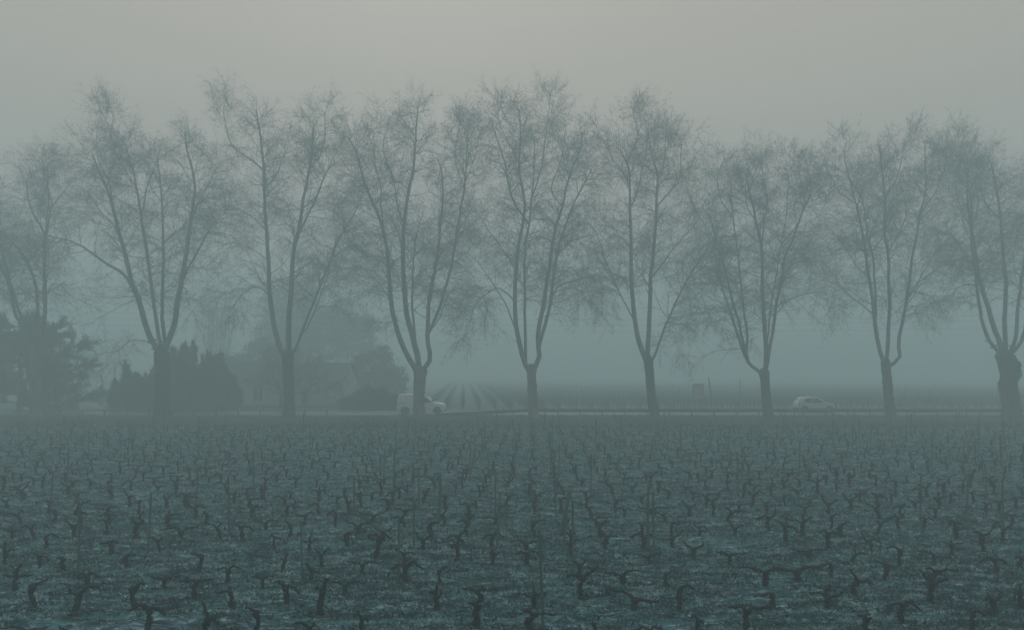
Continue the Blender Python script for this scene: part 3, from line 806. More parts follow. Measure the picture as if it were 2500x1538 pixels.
link('gutter', mesh_np('gutter', *(lambda t: (t[0], [t[1]]))(tubes(np.array([[[HX0 - .3, -.5, EAV - .02], [HX1 + .3, -.5, EAV - .02]]]), np.full((1, 2), .07), 8))), M['frame'], rf)
for a, b in wins:
    fr = link('window', bm_mesh('window', lambda bm: [box(bm, a, a + .08, .10, .18, .42, 2.42), box(bm, b - .08, b, .10, .18, .42, 2.42), box(bm, a + .08, b - .08, .10, .18, .42, .52), box(bm, a + .08, b - .08, .10, .18, 2.34, 2.42), box(bm, (a + b) / 2 - .04, (a + b) / 2 + .04, .10, .18, .52, 2.34)]), M['frame'], house)
    for u0, u1 in ((a + .08, (a + b) / 2 - .04), ((a + b) / 2 + .04, b - .08)):
        box_obj('pane', (u0, u1, .13, .15, .52, 2.34), M['glass'], fr)
    box_obj('sill', (a - .08, b + .08, -.06, .10, .36, .418), M['stone'], fr)
gwl = empty('garden_wall', (hx(640) * .9, 79.0, 0)); tag(gwl, 'long low stone garden wall between house and road', 'wall')
for i in range(-11, 12):
    box_obj('stone_block', (i * .92 + .006, i * .92 + .914, -.17, .17, -.05, .30 + .012 * ((i * 7) % 3)), M['stone'], gwl, .015)
box_obj('coping', (-10.3, 11.1, -.21, .21, .326, .385), M['stone'], gwl, .012)

# ------------------------------------------------------------------ roadside barriers
def wbeam(x0, x1, zc, drop=0.0):
    pr = [(0.0, .155), (.025, .145), (.075, .10), (.08, .075), (.03, .03), (.03, -.03), (.08, -.075), (.075, -.10), (.025, -.145), (0.0, -.155)]
    pr = [(-y, z) for y, z in pr] + [(-y + .008, z) for y, z in reversed(pr)]
    n = len(pr)
    v = [(x0, y, zc[0] + z) for y, z in pr] + [(x1, y, zc[1] + z) for y, z in pr]
    q = np.array([(i, (i + 1) % n, n + (i + 1) % n, n + i) for i in range(n)])
    return mesh_np('beam', v, [q])
GY = 66.0
gx0 = (1062 - 1250) / FPX * GY
gd = empty('guardrail', (gx0, GY, 0)); tag(gd, 'dark steel crash barrier with ramped end along the road past the pale hatchback', 'guardrail')
post_me = bm_mesh('post', lambda bm: (box(bm, -.05, .05, .10, .14, -.2, .60), box(bm, -.05, .05, .02, .1, .36, .56)))
post_me.materials.append(M['steel'])
zprof = lambda x: .46 * min(1, max(0.15, x / 8.0)) + 0.0
for i in range(15):
    a, b = i * 4.0, i * 4.0 + 3.996
    link('beam', wbeam(a, b, (zprof(a), zprof(b))), M['steel'], gd)
for i in range(30):
    x = 1.0 + i * 2.0
    p = link('post', post_me, None, gd, (x, 0, zprof(x) - .46))
lr = empty('low_rail', ((800 - 1250) / FPX * GY, GY + .2, 0)); tag(lr, 'thin low rail on short posts along the road before the junipers', 'rail')
def tube_me(name, pts, r, S=8):
    V, Q = tubes(np.array([pts]), np.full((1, len(pts)), r), S)
    caps = [np.arange(S)[None][:, ::-1], (np.arange(S) + (len(pts) - 1) * S)[None]]
    return mesh_np(name, V, [Q] + caps, True)
rail_me = tube_me('rail', [(-1.992, 0, .47), (0, 0, .47)], .05); rail_me.materials.append(M['stake'])
lp_me = bm_mesh('post', lambda bm: box(bm, -.055, .055, -.055, .055, -.2, .43), bevel=.01); lp_me.materials.append(M['stake'])
for i in range(17):
    link('rail', rail_me, None, lr, (-i * 2.0, 0, 0))
    link('post', lp_me, None, lr, (-i * 2.0 - .1, .0, 0))

# ------------------------------------------------------------------ signs, posts
def P3(px, Y): return ((px - 1250) / FPX * Y, Y, 0)
bo = empty('notice_board', P3(1705, 79)); tag(bo, 'faded reddish rectangular board on two legs in the far vineyard edge', 'sign')
k = 79 / FPX
box_obj('panel', (-13 * k, 12 * k, -.02, .02, CAM_H - 64 * k, CAM_H - 31 * k), M['board'], bo, .005)
def bframe(bm):
    x0, x1, z0, z1 = -13 * k, 12 * k, CAM_H - 64 * k, CAM_H - 31 * k
    box(bm, x0 - .05, x0 - .002, -.04, .04, z0 - .05, z1 + .05); box(bm, x1 + .002, x1 + .05, -.04, .04, z0 - .05, z1 + .05)
    box(bm, x0 - .002, x1 + .002, -.04, .04, z1 + .002, z1 + .08); box(bm, x0 - .002, x1 + .002, -.04, .04, z0 - .05, z0 - .002)
link('frame', bm_mesh('frame', bframe), M['signback'], bo)
for x in (-11 * k, 10 * k): box_obj('leg', (x - .04, x + .04, .045, .12, -.2, CAM_H - 36 * k), M['stake'], bo)
lp = empty('leaning_post', P3(1736, 80)); tag(lp, 'slim leaning dark pole standing by the reddish board', 'post')
kk = 80 / FPX
tp = resample(np.array([[0.05, 0, -.3], [-.02, 0, 1.5], [-6 * kk, 0, CAM_H - 14 * kk]]), 8)
V, Q = tubes(tp[None], np.linspace(.085, .055, 8)[None], 8)
link('pole', mesh_np('pole', V, [Q, (np.arange(8) + 56)[None]], True), M['conbark'], lp)
link('cap', tube_me('cap', [(-6 * kk, 0, CAM_H - 14 * kk), (-6 * kk - .004, 0, CAM_H - 14 * kk + .06)], .06), M['signback'], lp)
rs = empty('road_sign', P3(1807, 77)); tag(rs, 'round road sign turned almost edge-on atop a thin post', 'sign')
ks = 77 / FPX
zt = CAM_H - 27 * ks
link('post', tube_me('post', [(0, .04, -.3), (0, .04, zt + .45)], .032), M['signback'], rs)
def disc(bm):
    bmesh.ops.create_cone(bm, cap_ends=True, segments=28, radius1=.46, radius2=.46, depth=.03)
dm = bm_mesh('disc', disc, bevel=.006)
dm.transform(Matrix.Translation((0, -.02, zt + .02)) @ Matrix.Rotation(math.radians(74), 4, 'Z') @ Matrix.Rotation(math.radians(90), 4, 'X'))
link('disc', dm, M['signback'], rs)

# ------------------------------------------------------------------ overhead wires
for i, (za, zb, sag, yy) in enumerate(((10.9, 10.2, 1.0, 79.2), (10.4, 9.8, 1.2, 79.6), (9.5, 8.9, 0.9, 80.0))):
    xx = np.linspace(-62, 62, 40); u = (xx + 62) / 124
    zz = za * (1 - u) + zb * u - 4 * sag * u * (1 - u)
    V, Q = tubes(np.stack([xx, np.full(40, yy), zz], 1)[None], np.full((1, 40), .009), 5)
    tag(link('overhead_wire', mesh_np('overhead_wire', V, [Q]), M['wire']), ['highest of the thin overhead wires strung behind the plane trees', 'middle one of the thin overhead wires strung behind the plane trees', 'lowest of the thin overhead wires strung behind the plane trees'][i], 'wire', 'overhead wires')
for x, lb in ((-62, 'wooden pole carrying the wires beyond the broad pine'), (62, 'wooden pole carrying the wires past the ivy-swollen plane tree')):
    up = empty('utility_pole', (x, 79.6, 0)); tag(up, lb, 'pole', 'poles carrying the overhead wires')
    V, Q = tubes(np.array([[[0, 0, -.5], [0, 0, 5.0], [0, 0, 11.4]]]), np.array([[.16, .14, .11]]), 10)
    link('shaft', mesh_np('shaft', V, [Q, (np.arange(10) + 20)[None]], True), M['conbark'], up)
    box_obj('crossarm', (-.06, .06, -.9, .9, 10.45, 10.57), M['conbark'], up)

# ------------------------------------------------------------------ vehicles
def poly_clip(poly, z, above):
    out = []
    for i in range(len(poly)):
        a, b = poly[i], poly[(i + 1) % len(poly)]
        ia, ib = (a[1] >= z) == above, (b[1] >= z) == above
        if ia: out.append(a)
        if (a[1] - z) * (b[1] - z) < 0:
            t = (z - a[1]) / (b[1] - a[1]); out.append((a[0] + (b[0] - a[0]) * t, z))
    return out
def vehicle(name, loc, label, cat, prof, belt, hw, hroof, top, paint, wheels, wr, sidewins, wind, rear_glass, lampz, rail=None, panel_lines=(), scale=1.0):
    """prof: closed side outline (x, z), front is +x"""
    root = empty(name, loc); tag(root, label, cat)
    def half(z):
        return hw if z <= belt else hw - (hw - hroof) * (z - belt) / (top - belt)
    def body(bm):
        # loft the outline across the width in rounded stations
        pts = []
        for i in range(len(prof)):
            a, b = prof[i], prof[(i + 1) % len(prof)]
            n = max(1, int(math.dist(a, b) / 0.12))
            for j in range(n): pts.append((a[0] + (b[0] - a[0]) * j / n, a[1] + (b[1] - a[1]) * j / n))
        cx = sum(p[0] for p in pts) / len(pts); cz = sum(p[1] for p in pts) / len(pts)
        L = max(p[0] for p in pts)
        stations = [(-1.0, .10), (-.985, .045), (-.93, .012), (-.75, 0), (0, -.012), (.75, 0), (.93, .012), (.985, .045), (1.0, .10)]
        rings = []
        for u, ins in stations:
            ring = []
            for x, z in pts:
                dx, dz = cx - x, cz - z; d = math.hypot(dx, dz) + 1e-6
                nose = 0.10 * abs(u) ** 3 * (max(0, x - L * .8) / (L * .2)) - 0.04 * abs(u) ** 3 * (max(0, L * .12 - x) / (L * .12))
                x2, z2 = x + dx / d * ins - nose, z + dz / d * ins
                ring.append(bm.verts.new((x2, u * half(z2), z2)))
            rings.append(ring)
        n = len(pts)
        for r in range(len(rings) - 1):
            for i in range(n):
                bm.faces.new((rings[r][i], rings[r][(i + 1) % n], rings[r + 1][(i + 1) % n], rings[r + 1][i]))
        # flanks, split at the belt so each is flat
        for ri in (0, -1):
            ring = rings[ri]
            c = bm.faces.new(ring if ri == 0 else ring[::-1])
        bmesh.ops.triangulate(bm, faces=[f for f in bm.faces if len(f.verts) > 4])
    link('body', bm_mesh(name + '_body', body, True), paint, root)
    def side_panel(poly, s, off):
        def b(bm):
            o = [bm.verts.new((x, s * (half(z) + off), z)) for x, z in poly]
            i_ = [bm.verts.new((x, s * (half(z) - .05), z)) for x, z in poly]
            bm.faces.new(o); n = len(poly)
            for j in range(n): bm.faces.new((o[j], o[(j + 1) % n], i_[(j + 1) % n], i_[j]))
        return b
    for s in (-1, 1):
        for w in sidewins:
            link('side_window', bm_mesh('side_window', side_panel(w, s, .004)), M['glass'], root)
        for (a, b_) in panel_lines:
            poly = [(a[0], a[1] - .012), (b_[0], b_[1] - .012), (b_[0], b_[1] + .012), (a[0], a[1] + .012)]
            link('side_moulding', bm_mesh('side_moulding', side_panel(poly, s, .008)), M['plastic'], root)
        for wx in wheels:
            arch = [(wx + (wr + .075) * math.cos(t), max(wr + (wr + .075) * math.sin(t), .2)) for t in np.linspace(-.3, math.pi + .3, 20)]
            link('wheel_arch', bm_mesh('wheel_arch', side_panel(arch, s, .006)), M['plastic'], root)
            def tyre(bm):
                pr = [(.60, .0), (.62, .10), (.90, .105), (1.0, .07), (1.0, -.07), (.90, -.10), (.62, -.10)]
                rings = []
                for k_ in range(22):
                    a = k_ / 22 * 2 * math.pi
                    rings.append([bm.verts.new((wx + r * wr * math.cos(a), s * (hw - .085 + y), wr + r * wr * math.sin(a))) for r, y in pr])
                for k_ in range(22):
                    A, B = rings[k_], rings[(k_ + 1) % 22]
                    for j in range(len(pr) - 1): bm.faces.new((A[j], A[j + 1], B[j + 1], B[j]))
            wh = link('wheel', bm_mesh('wheel', tyre, True), M['rubber'], root)
            def rim(bm):
                bmesh.ops.create_cone(bm, cap_ends=True, segments=20, radius1=wr * .62, radius2=wr * .55, depth=.06, matrix=Matrix.Translation((wx, s * (hw - .03), wr)) @ Matrix.Rotation(-s * math.pi / 2, 4, 'X'))
            link('rim', bm_mesh('rim', rim), M['rim'], wh)
        L = max(p[0] for p in prof)
        x0, z0 = lampz[0]
        link('headlight', bm_mesh('headlight', side_panel([(x0 - .34, z0 + .02), (x0 - .02, z0 - .05), (x0 - .03, z0 - .13), (x0 - .28, z0 - .10)], s, -.02)), M['lamp'], root)
        x1, za, zb = lampz[1]
        link('tail_light', bm_mesh('tail_light', side_panel([(x1 + .01, za), (x1 + .12, za), (x1 + .12, zb), (x1 + .03, zb)], s, .005)), M['taillamp'], root)
        link('mirror', bm_mesh('mirror', lambda bm: box(bm, wind[0][0] - .12, wind[0][0] + .04, s * (hw + .10) - .08, s * (hw + .10) + .08, wind[0][1] + .04, wind[0][1] + .20), bevel=.03), M['plastic'], root)
    def glass_across(a, b_, inset):
        def f(bm):
            dx, dz = b_[0] - a[0], b_[1] - a[1]; l = math.hypot(dx, dz); nx_, nz_ = dz / l * .016, -dx / l * .016
            if nx_ * (1 if inset > 0 else -1) < 0: nx_, nz_ = -nx_, -nz_
            q = []
            for (x, z) in ((a[0] + nx_, a[1] + nz_), (b_[0] + nx_, b_[1] + nz_)):
                w = half(z) - .13
                q.append([bm.verts.new((x, -w, z)), bm.verts.new((x, w, z))])
                q.append([bm.verts.new((x - nx_ * 3, -w, z - nz_ * 3)), bm.verts.new((x - nx_ * 3, w, z - nz_ * 3))])
            o0, i0, o1, i1 = q
            bm.faces.new((o0[0], o0[1], o1[1], o1[0])); bm.faces.new((o0[0], i0[0], i1[0], o1[0])); bm.faces.new((o0[1], o1[1], i1[1], i0[1])); bm.faces.new((o0[0], o0[1], i0[1], i0[0])); bm.faces.new((o1[0], i1[0], i1[1], o1[1]))
        return f
    link('windscreen', bm_mesh('windscreen', glass_across(wind[0], wind[1], 1)), M['glass'], root)
    if rear_glass: link('rear_window', bm_mesh('rear_window', glass_across(rear_glass[0], rear_glass[1], -1)), M['glass'], root)
    L = max(p[0] for p in prof)
    box_obj('front_bumper', (L - .30, L - .02, -hw + .10, hw - .10, .24, .42), M['plastic'], root, .03)
    box_obj('rear_bumper', (.0, .22, -hw + .04, hw - .04, .28, .46), M['plastic'], root, .03)
    return root

van_prof = [(.02, .28), (.0, .60), (.06, 1.30), (.16, 1.72), (.26, 1.80), (1.3, 1.84), (2.25, 1.82), (2.55, 1.72), (3.05, 1.42), (3.50, 1.12), (3.66, 1.06), (4.10, 1.00), (4.38, .90), (4.50, .76), (4.55, .50), (4.52, .28), (3.9, .22), (.6, .22)]
VY = 68.6
vehicle('panel_van', ((970 - 1250) / FPX * VY, VY, .02), 'white panel van driving along the road behind a plane tree', 'van', van_prof, 1.05, .90, .78, 1.84, M['vanpaint'], (.86, 3.78), .325,
        [[(2.22, 1.12), (3.28, 1.10), (2.92, 1.42), (2.58, 1.62), (2.26, 1.64)]], ((3.46, 1.15), (2.60, 1.69)), ((.07, 1.22), (.15, 1.62)), ((4.50, .90), (.02, .75, 1.25)),
        panel_lines=[((.15, 1.00), (1.05, .99)), ((.1, .55), (.4, .55)), ((1.32, .50), (3.3, .50))])
car_prof = [(.06, .30), (.0, .55), (.05, .85), (.12, 1.02), (.38, 1.36), (.55, 1.42), (1.2, 1.47), (1.75, 1.45), (2.10, 1.36), (2.55, 1.12), (2.88, .98), (3.25, .90), (3.50, .78), (3.58, .60), (3.60, .42), (3.55, .25), (3.0, .20), (.5, .20)]
CY = 71.6
vehicle('hatchback_car', ((1942 - 1250) / FPX * CY, CY, .02), 'pale hatchback car driving along the road behind the crash barrier', 'car', car_prof, .88, .80, .60, 1.47, M['carpaint'], (.62, 2.96), .29,
        [[(.62, .96), (1.22, .93), (1.24, 1.34), (.92, 1.36), (.66, 1.22)], [(1.32, .93), (2.40, .95), (2.08, 1.20), (1.80, 1.33), (1.34, 1.34)]], ((2.62, 1.05), (2.00, 1.38)), ((.16, 1.06), (.36, 1.32)), ((3.52, .80), (.05, .66, 1.0)),
        panel_lines=[((.95, .42), (2.65, .42))])

# ------------------------------------------------------------------ far vineyard in trellised rows
rng = np.random.default_rng(77)
def row_mesh(x76, y0, y1, dens):
    n = int((y1 - y0) * dens)
    yy = y0 + (y1 - y0) * np.sort(rng.random(n))
    x = x76 - .0656 * (yy - 76) + rng.normal(size=n) * .07
    z0 = rng.uniform(.25, .6, n)
    P = np.empty((n, 3, 3)); P[:, 0] = np.stack([x, yy, z0], 1)
    P[:, 1] = P[:, 0] + np.stack([rng.normal(size=n) * .10, rng.normal(size=n) * .25, rng.uniform(.15, .35, n)], 1)
    P[:, 2] = P[:, 1] + np.stack([rng.normal(size=n) * .10, rng.normal(size=n) * .25, rng.uniform(.1, .4, n)], 1)
    R = np.stack([rng.uniform(.02, .034, n), rng.uniform(.016, .024, n), np.full(n, .008)], 1)
    ty = np.arange(y0, y1, 1.1); m = len(ty); tx = x76 - .0656 * (ty - 76)
    Tp = np.stack([np.stack([tx, ty, np.full(m, -.05)], 1), np.stack([tx + rng.normal(size=m) * .04, ty + rng.normal(size=m) * .08, np.full(m, .35)], 1), np.stack([tx, ty + rng.normal(size=m) * .2, np.full(m, .62)], 1)], 1)
    Tr = np.tile([.07, .06, .05], (m, 1))
    py = np.arange(y0, y1, 5.5); k = len(py); pxx = x76 - .0656 * (py - 76)
    Pp = np.stack([np.stack([pxx, py, np.full(k, -.1)], 1), np.stack([pxx, py, np.full(k, 1.25)], 1)], 1)
    V1, Q1 = cones(P[:, [0, 2]], R[:, 0] * 1.25); V2, Q2 = tubes(Tp, Tr, 3); V3, Q3 = tubes(Pp, np.full((k, 2), .04), 4)
    return merge([(V1, Q1), (V2, Q2), (V3, Q3)])
for i in range(-2, 6):
    x76 = -5.07 + i * 1.69
    V, Fq = row_mesh(x76, 76.5, 190, 22)
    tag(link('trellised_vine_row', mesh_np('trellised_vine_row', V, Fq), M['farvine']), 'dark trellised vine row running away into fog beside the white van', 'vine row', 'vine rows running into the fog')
parts = []
for i in list(range(6, 62)):
    x76 = -5.07 + i * 1.69
    parts.append(row_mesh(x76, 76.8, 76.8 + 95 * (1 if i < 40 else .8) , 9))
for i in range(-2, 112):
    n = 230; x76 = -5.07 + i * 1.69
    yy = (190 if i < 6 else 171.8) + 112 * rng.random(n); x = x76 - .0656 * (yy - 76) + rng.normal(size=n) * .08
    if i >= 62:
        yy = 100 + 185 * rng.random(n); x = x76 - .0656 * (yy - 76) + rng.normal(size=n) * .08
    P = np.stack([np.stack([x, yy, np.zeros(n)], 1), np.stack([x + rng.normal(size=n) * .1, yy + rng.normal(size=n) * .3, rng.uniform(.5, 1.15, n)], 1)], 1)
    parts.append(cones(P, np.full(n, .055)))
V, Fq = merge(parts)
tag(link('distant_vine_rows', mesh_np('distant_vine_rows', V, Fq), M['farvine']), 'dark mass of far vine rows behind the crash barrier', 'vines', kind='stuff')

# ------------------------------------------------------------------ near vineyard: low pruned vines and stakes
def gnarl(rng, pts, r, K=12, S=8, end_knob=0.0, stubs=0):
    c = resample(np.array(pts, float), K)
    c[1:-1] += rng.normal(size=(K - 2, 3)) * .010
    t = np.linspace(0, 1, K)
    rad = (r[0] * (1 - t) + r[1] * t) * (1 + .20 * rng.normal(size=K)).clip(.6, 1.6)
    if end_knob: rad[-2] *= 1 + end_knob; rad[-3] *= 1 + end_knob * .5
    V, Q = tubes(c[None], rad[None], S)
    V = (c[:, None] + (V.reshape(K, S, 3) - c[:, None]) * (1 + .17 * rng.normal(size=(K, S, 1)))).reshape(-1, 3)
    caps = np.array([list(range(S))[::-1], list(range((K - 1) * S, K * S))])
    out = [(V, [Q, caps])]
    for q in range(stubs):                     # pruning stubs and a short cane
        j = rng.integers(K // 2, K)
        L = rng.uniform(.04, .09) if q else rng.uniform(.08, .17)
        d = unit(np.array([rng.normal() * .7, rng.normal() * .5, rng.uniform(.4, 1.2)]))
        p = np.array([c[j], c[j] + d * L * .5 + rng.normal(size=3) * .006, c[j] + d * L])
        v, f = tubes(p[None], np.array([[.013, .010, .008]]), 4)
        out.append((v, [f, np.array([[8, 9, 10, 11]])]))
    return merge(out)
# (description, trunk points, arms [[points...]])
VAR = [
 ('with two level arms spread like a T', [(0, 0, -.06), (.01, 0, .2), (0, 0, .44)], [[(0, 0, .42), (-.14, .02, .46), (-.38, .03, .47)], [(0, 0, .42), (.15, -.02, .47), (.36, .02, .50)]]),
 ('with two raised arms forked like a Y', [(0, 0, -.06), (-.02, 0, .2), (.01, 0, .40)], [[(0, 0, .38), (-.12, .03, .48), (-.24, .04, .62)], [(.01, 0, .38), (.13, 0, .47), (.27, -.03, .60)]]),
 ('hooked to one side with a single arm', [(0, 0, -.06), (.03, 0, .22), (.02, 0, .48)], [[(.02, 0, .45), (.10, .02, .54), (.24, .02, .53), (.36, .02, .46)]]),
 ('with leaning trunk and one long arm', [(-.10, 0, -.06), (-.05, 0, .2), (.04, .02, .45)], [[(.04, .02, .43), (.17, .03, .52), (.40, .04, .58)], [(.03, .02, .42), (-.06, .03, .50), (-.12, .03, .52)]]),
 ('with drooping arms like an umbrella', [(0, 0, -.06), (0, .01, .25), (.02, 0, .48)], [[(.02, 0, .46), (-.10, .03, .53), (-.28, .03, .45)], [(.02, 0, .46), (.13, .0, .54), (.32, -.03, .44)]]),
 ('with a thick stump head and short spurs', [(0, 0, -.06), (.02, 0, .2), (.0, 0, .42)], [[(0, 0, .40), (-.07, .03, .47), (-.14, .05, .50)], [(0, 0, .40), (.06, -.04, .48), (.10, -.06, .53)], [(0, 0, .40), (.02, .05, .5), (.03, .08, .56)]]),
 ('with a crooked knee and two uneven arms', [(0, 0, -.06), (.09, 0, .16), (-.02, 0, .38)], [[(-.02, 0, .36), (-.15, .02, .42), (-.40, .04, .40)], [(-.02, 0, .36), (.08, 0, .47), (.16, 0, .57)]]),
 ('with a bent swan-neck trunk', [(-.05, 0, -.06), (.03, 0, .18), (.06, 0, .36), (.0, .02, .54)], [[(.0, .02, .52), (-.10, .03, .57), (-.24, .03, .54)]]),
 ('with three arms, the middle one upright', [(0, 0, -.06), (-.01, 0, .2), (0, 0, .38)], [[(0, 0, .36), (-.13, .02, .42), (-.32, .02, .46)], [(0, 0, .36), (.14, 0, .41), (.30, .02, .48)], [(0, 0, .36), (.02, .02, .50), (.06, .03, .64)]]),
 ('with one arm down and one arm up', [(.02, 0, -.06), (-.03, 0, .22), (.02, 0, .46)], [[(.02, 0, .44), (-.10, .03, .46), (-.30, .03, .36)], [(.02, 0, .44), (.12, 0, .55), (.22, 0, .70)]]),
 ('with slender upright trunk and tiny fork', [(0, 0, -.06), (.02, 0, .25), (-.01, 0, .54)], [[(-.01, 0, .52), (-.07, .02, .59), (-.14, .03, .64)], [(-.01, 0, .52), (.07, 0, .58), (.15, 0, .60)]]),
 ('sprawling low with broad flat arms', [(0, 0, -.06), (-.03, 0, .14), (.0, 0, .30)], [[(0, 0, .29), (-.18, .03, .36), (-.46, .05, .38)], [(0, 0, .29), (.18, -.03, .35), (.44, -.02, .42)]]),
]
rng = np.random.default_rng(5)
VM = []
for rep_ in range(4):
    for vi, (desc, tr, arms) in enumerate(VAR):
        jit = lambda q: [tuple(np.array(p) * rng.uniform(.85, 1.15, 3) + rng.normal(size=3) * .012) for p in q]
        tr2 = [tr[0]] + jit(tr[1:])
        top = np.array(tr2[-1])
        parts = [gnarl(rng, tr2, (.058, .050), 12, 8, .25)]
        for a in arms:
            a2 = jit(a); sh = top + [0, 0, -.02] - np.array(a2[0])
            parts.append(gnarl(rng, [tuple(np.array(p) + sh) for p in a2], (.046, .020), 10, 7, .35, 3))
        mes = []
        for pi, (V, F) in enumerate(parts):
            me = mesh_np('vine_trunk' if pi == 0 else 'vine_arm', V, F, True); me.materials.append(M['vine']); mes.append(me)
        low = [gnarl(rng, tr2, (.056, .048), 6, 4, .25)]
        for a in arms:
            sh = top + [0, 0, -.02] - np.array(a[0])
            low.append(gnarl(rng, [tuple(np.array(p) + sh) for p in a], (.040, .018), 5, 4, .35))
        VM.append((desc, mes, merge(low)))

ROWDX, ROW0, SLOPE, STEP = .82, .80, .0289, 1.30
pos = []
for k in range(-58, 59):
    off = rng.uniform(0, STEP)
    for j in range(70):
        y = 9.2 + off + j * STEP + rng.normal() * .11
        if y > 51.5: break
        x = ROW0 + k * ROWDX + SLOPE * y + rng.normal() * .08
        if abs(x) > y * .70 + 2.0: continue
        if rng.random() < .20: continue          # a gap where a vine has died
        pos.append((x, y, k))
pos.sort(key=lambda p: p[1])
def in_view(x, y):
    return abs(x) < y * .694 + .2 and 908 + (CAM_H - .55) * FPX / y < 1540
indiv, rest = [], []
for p in pos:
    (indiv if in_view(p[0], p[1]) and len(indiv) < 300 else rest).append(p)
parts = []
for (x, y, k) in rest:
    V, F = VM[rng.integers(0, len(VM))][2]
    a = rng.normal() * .30 + (math.pi if rng.random() < .5 else 0); s_ = rng.uniform(.56, .84)
    ca, sa = math.cos(a) * s_, math.sin(a) * s_
    V2 = np.stack([V[:, 0] * ca - V[:, 1] * sa + x, V[:, 0] * sa + V[:, 1] * ca + y, V[:, 2] * s_ * .85 + float(ground_z(x, y))], 1)
    parts.append((V2, F))
groups = {}
off = 0; vs = []; f4, fc = [], []
V, Fq = merge(parts)
bysz = {}
for f in Fq: bysz.setdefault(f.shape[1], []).append(f)
tag(link('pruned_vines', mesh_np('pruned_vines', V, [np.concatenate(x) for x in bysz.values()], True), M['vine']), 'countless low pruned vines receding across the field', 'vines', kind='stuff')

# stakes: dense along two rows, scattered elsewhere
def stake_mesh(seed):
    r = np.random.default_rng(seed)
    c = resample(np.array([[0, 0, -.2], [r.normal() * .01, r.normal() * .01, .6], [r.normal() * .02, 0, 1.0]]), 6)
    rad = np.array([.028, .028, .027, .026, .025, .022]) * (1 + .05 * r.normal(size=6))
    V, Q = tubes(c[None], rad[None], 6)
    me = mesh_np('stake', V, [Q, (np.arange(6) + 30)[None]]); me.materials.append(M['stake']); return me
SM = [stake_mesh(900 + i) for i in range(6)]
ns = 0
staked = {}
cand = [p for p in pos if abs(p[0]) < p[1] * .70 + .3 and p[1] > 10.5]
for (x, y, k) in cand:
    dense = k in (0, -4)
    if rng.random() > (.60 if dense else .085 if y > 20 else .10): continue
    if ns >= 290: break
    ns += 1
    lean = rng.normal() * .03
    big = rng.random() < .08
    sx = x + rng.uniform(.10, .22) * (1 if rng.random() < .5 else -1); sy = y + rng.uniform(-.2, .2)
    o = link('vine_stake', SM[rng.integers(0, 6)], None, None, (sx, sy, float(ground_z(sx, sy))))
    leaning = rng.random() < .07
    o.rotation_euler = (rng.normal() * .03, (rng.choice([-1, 1]) * rng.uniform(.18, .32)) if leaning else lean, rng.uniform(0, 6))
    if leaning: o.rotation_euler[2] = 0
    w = 1.7 if big else rng.uniform(.8, 1.2)
    hgt = rng.uniform(1.0, 1.5)
    o.scale = (w, w, hgt)
    size = 'short' if hgt < 1.14 else 'tall' if hgt > 1.36 else 'middling'
    lab = 'thin wooden vine stake leaning clearly to one side' if leaning else 'stout upright wooden post, thicker than the stakes among the vines' if big else size + ' upright wooden stake in a close-set line of stakes through the vines' if dense else size + ' lone thin upright wooden stake beside a vine'
    tag(o, lab, 'stake', 'stakes in the near field')
    staked[(x, y)] = 'leaning stake' if leaning else 'stout post' if big else 'lined-up stake' if dense else 'lone stake'

for (x, y, k) in indiv:
    v = rng.integers(0, len(VM)); desc, mes, _ = VM[v]
    e = empty('grapevine', (x, y, float(ground_z(x, y))))
    flip = rng.random() < .5
    e.rotation_euler = (rng.normal() * .04, rng.normal() * .06, rng.normal() * .30 + (math.pi if flip else 0))
    sc = rng.uniform(.56, .84); e.scale = (sc * rng.uniform(.95, 1.2), sc, sc * rng.uniform(.74, .95))
    near = (x, y) in staked
    tag(e, 'low dark pruned vine ' + desc + (' against a ' + staked[(x, y)] if near else ''), 'vine', 'pruned vines of the near field')
    for pi, me in enumerate(mes):
        link('trunk' if pi == 0 else 'arm', me, None, e)

# ------------------------------------------------------------------ short frosted grass and weeds between the vines
rng = np.random.default_rng(8)
n = 130000
u = rng.random(n)
yy = 9.5 * (52 / 9.5) ** (u ** .80)
xx = (rng.random(n) * 2 - 1) * (yy * .74 + 1)
pat = vnoise(xx * .45, yy * .6, G[4]) * .6 + vnoise(xx * 1.6, yy * 2.0, G[5]) * .55
k = pat > .22 + .34 * rng.random(n)
xx, yy = xx[k], yy[k]; n = len(xx)
B = 3
px = np.repeat(xx, B) + rng.normal(size=n * B) * .06; py = np.repeat(yy, B) + rng.normal(size=n * B) * .06
d = np.stack([rng.normal(size=n * B) * 1.3, rng.normal(size=n * B) * .7, np.full(n * B, .75)], 1)
ln = (.035 + .065 * rng.random(n * B))
base = np.stack([px, py, ground_z(px, py) - .01], 1)
d = unit(d) * ln[:, None] * (1 + np.repeat(yy, B) / 60)[:, None]
side = np.stack([rng.normal(size=n * B), rng.normal(size=n * B), np.zeros(n * B)], 1); side = unit(side) * (.014 + .008 * rng.random(n * B))[:, None] * (1 + np.repeat(yy, B) / 40)[:, None]
V = np.stack([base - side, base + side, base + d], 1).reshape(-1, 3)
tag(link('grass', mesh_np('grass', V, [np.arange(n * B * 3).reshape(-1, 3)]), M['grass']), 'short frosted grass tufts between the vines', 'grass', kind='stuff')
n = 9000
yy = 9.5 * (45 / 9.5) ** (rng.random(n) ** .85); xx = (rng.random(n) * 2 - 1) * (yy * .74 + 1)
oc = np.array([[1, 0, 0], [-1, 0, 0], [0, 1, 0], [0, -1, 0], [0, 0, .7], [0, 0, -.7]])
of = np.array([[0, 2, 4], [2, 1, 4], [1, 3, 4], [3, 0, 4], [2, 0, 5], [1, 2, 5], [3, 1, 5], [0, 3, 5]])
sz = .015 + .045 * rng.random(n) ** 2.2
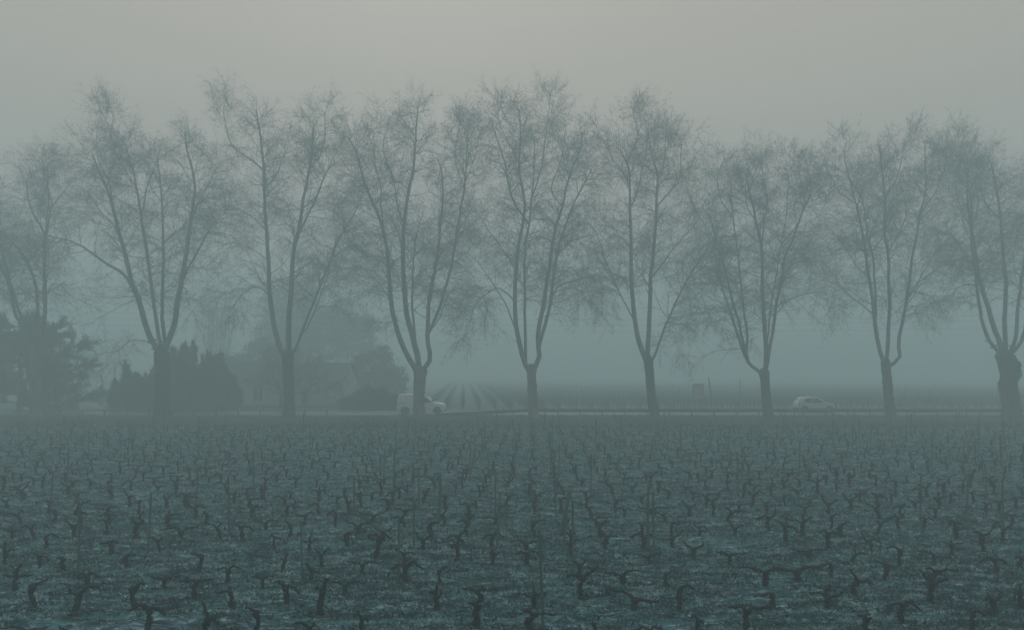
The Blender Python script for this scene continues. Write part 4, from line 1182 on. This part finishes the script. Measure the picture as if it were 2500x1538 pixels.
V = oc[None] * sz[:, None, None] * rng.uniform(.6, 1.4, (n, 6, 1)) * [1.3, 1, .8] + np.stack([xx, yy, ground_z(xx, yy) + sz * .2], 1)[:, None]
tag(link('clods', mesh_np('clods', V.reshape(-1, 3), [(of[None] + (np.arange(n) * 6)[:, None, None]).reshape(-1, 3)]), M['clod']), 'small earth clods and stones between the vines', 'clods', kind='stuff')
n = 2600
yy = 9.5 * (34 / 9.5) ** (rng.random(n) ** .9); xx = (rng.random(n) * 2 - 1) * (yy * .74 + 1)
a = rng.normal(size=n) * .7; L = rng.uniform(.10, .34, n)
dv = np.stack([np.cos(a), np.sin(a)], 1) * (L / 2)[:, None]
P = np.empty((n, 3, 3))
for j_, f_ in enumerate((-1, 0, 1)):
    q = np.stack([xx, yy], 1) + dv * f_ + (rng.normal(size=(n, 2)) * .02 if f_ == 0 else 0)
    P[:, j_] = np.stack([q[:, 0], q[:, 1], ground_z(q[:, 0], q[:, 1]) + .02 + rng.random(n) * .03], 1)
V, Q = tubes(P, np.tile([.007, .006, .004], (n, 1)), 3)
tag(link('prunings', mesh_np('prunings', V, [Q]), M['vine']), 'cut vine prunings strewn over the ground', 'prunings', kind='stuff')
# rougher grass on the verge under the plane trees
n = 42000
xx = rng.uniform(-48, 48, n); yy = rng.uniform(51.5, 66.3, n)
ln = .06 + .16 * rng.random(n) * vnoise(xx * .4, yy * .4, G[0])
base = np.stack([xx, yy, np.full(n, -.01)], 1)
side = np.stack([np.full(n, .025), rng.normal(size=n) * .01, np.zeros(n)], 1)
V = np.stack([base - side, base + side, base + np.stack([rng.normal(size=n) * .05, rng.normal(size=n) * .05, ln], 1)], 1).reshape(-1, 3)
tag(link('verge_grass', mesh_np('verge_grass', V, [np.arange(n * 3).reshape(-1, 3)]), M['verge_grass']), 'rough dark grass of the verge under the plane trees', 'grass', kind='stuff')

# ------------------------------------------------------------------ haze
hz = bm_mesh('haze', lambda bm: box(bm, -346, 346, -56, 492, -1.2, 36.0))
ho = link('haze', hz, None)
hm = bpy.data.materials.new('haze_air'); hm.use_nodes = True
t = hm.node_tree; t.nodes.clear()
pv = t.nodes.new("ShaderNodeVolumePrincipled")
pv.inputs['Color'].default_value = FOG_COLOR
pv.inputs['Density'].default_value = FOG_DENSITY
pv.inputs['Anisotropy'].default_value = 0.05
om = t.nodes.new("ShaderNodeOutputMaterial")
t.links.new(pv.outputs[0], om.inputs['Volume'])
hz.materials.append(hm)
tag(ho, 'pale teal winter fog over the whole place', 'fog', kind='stuff')
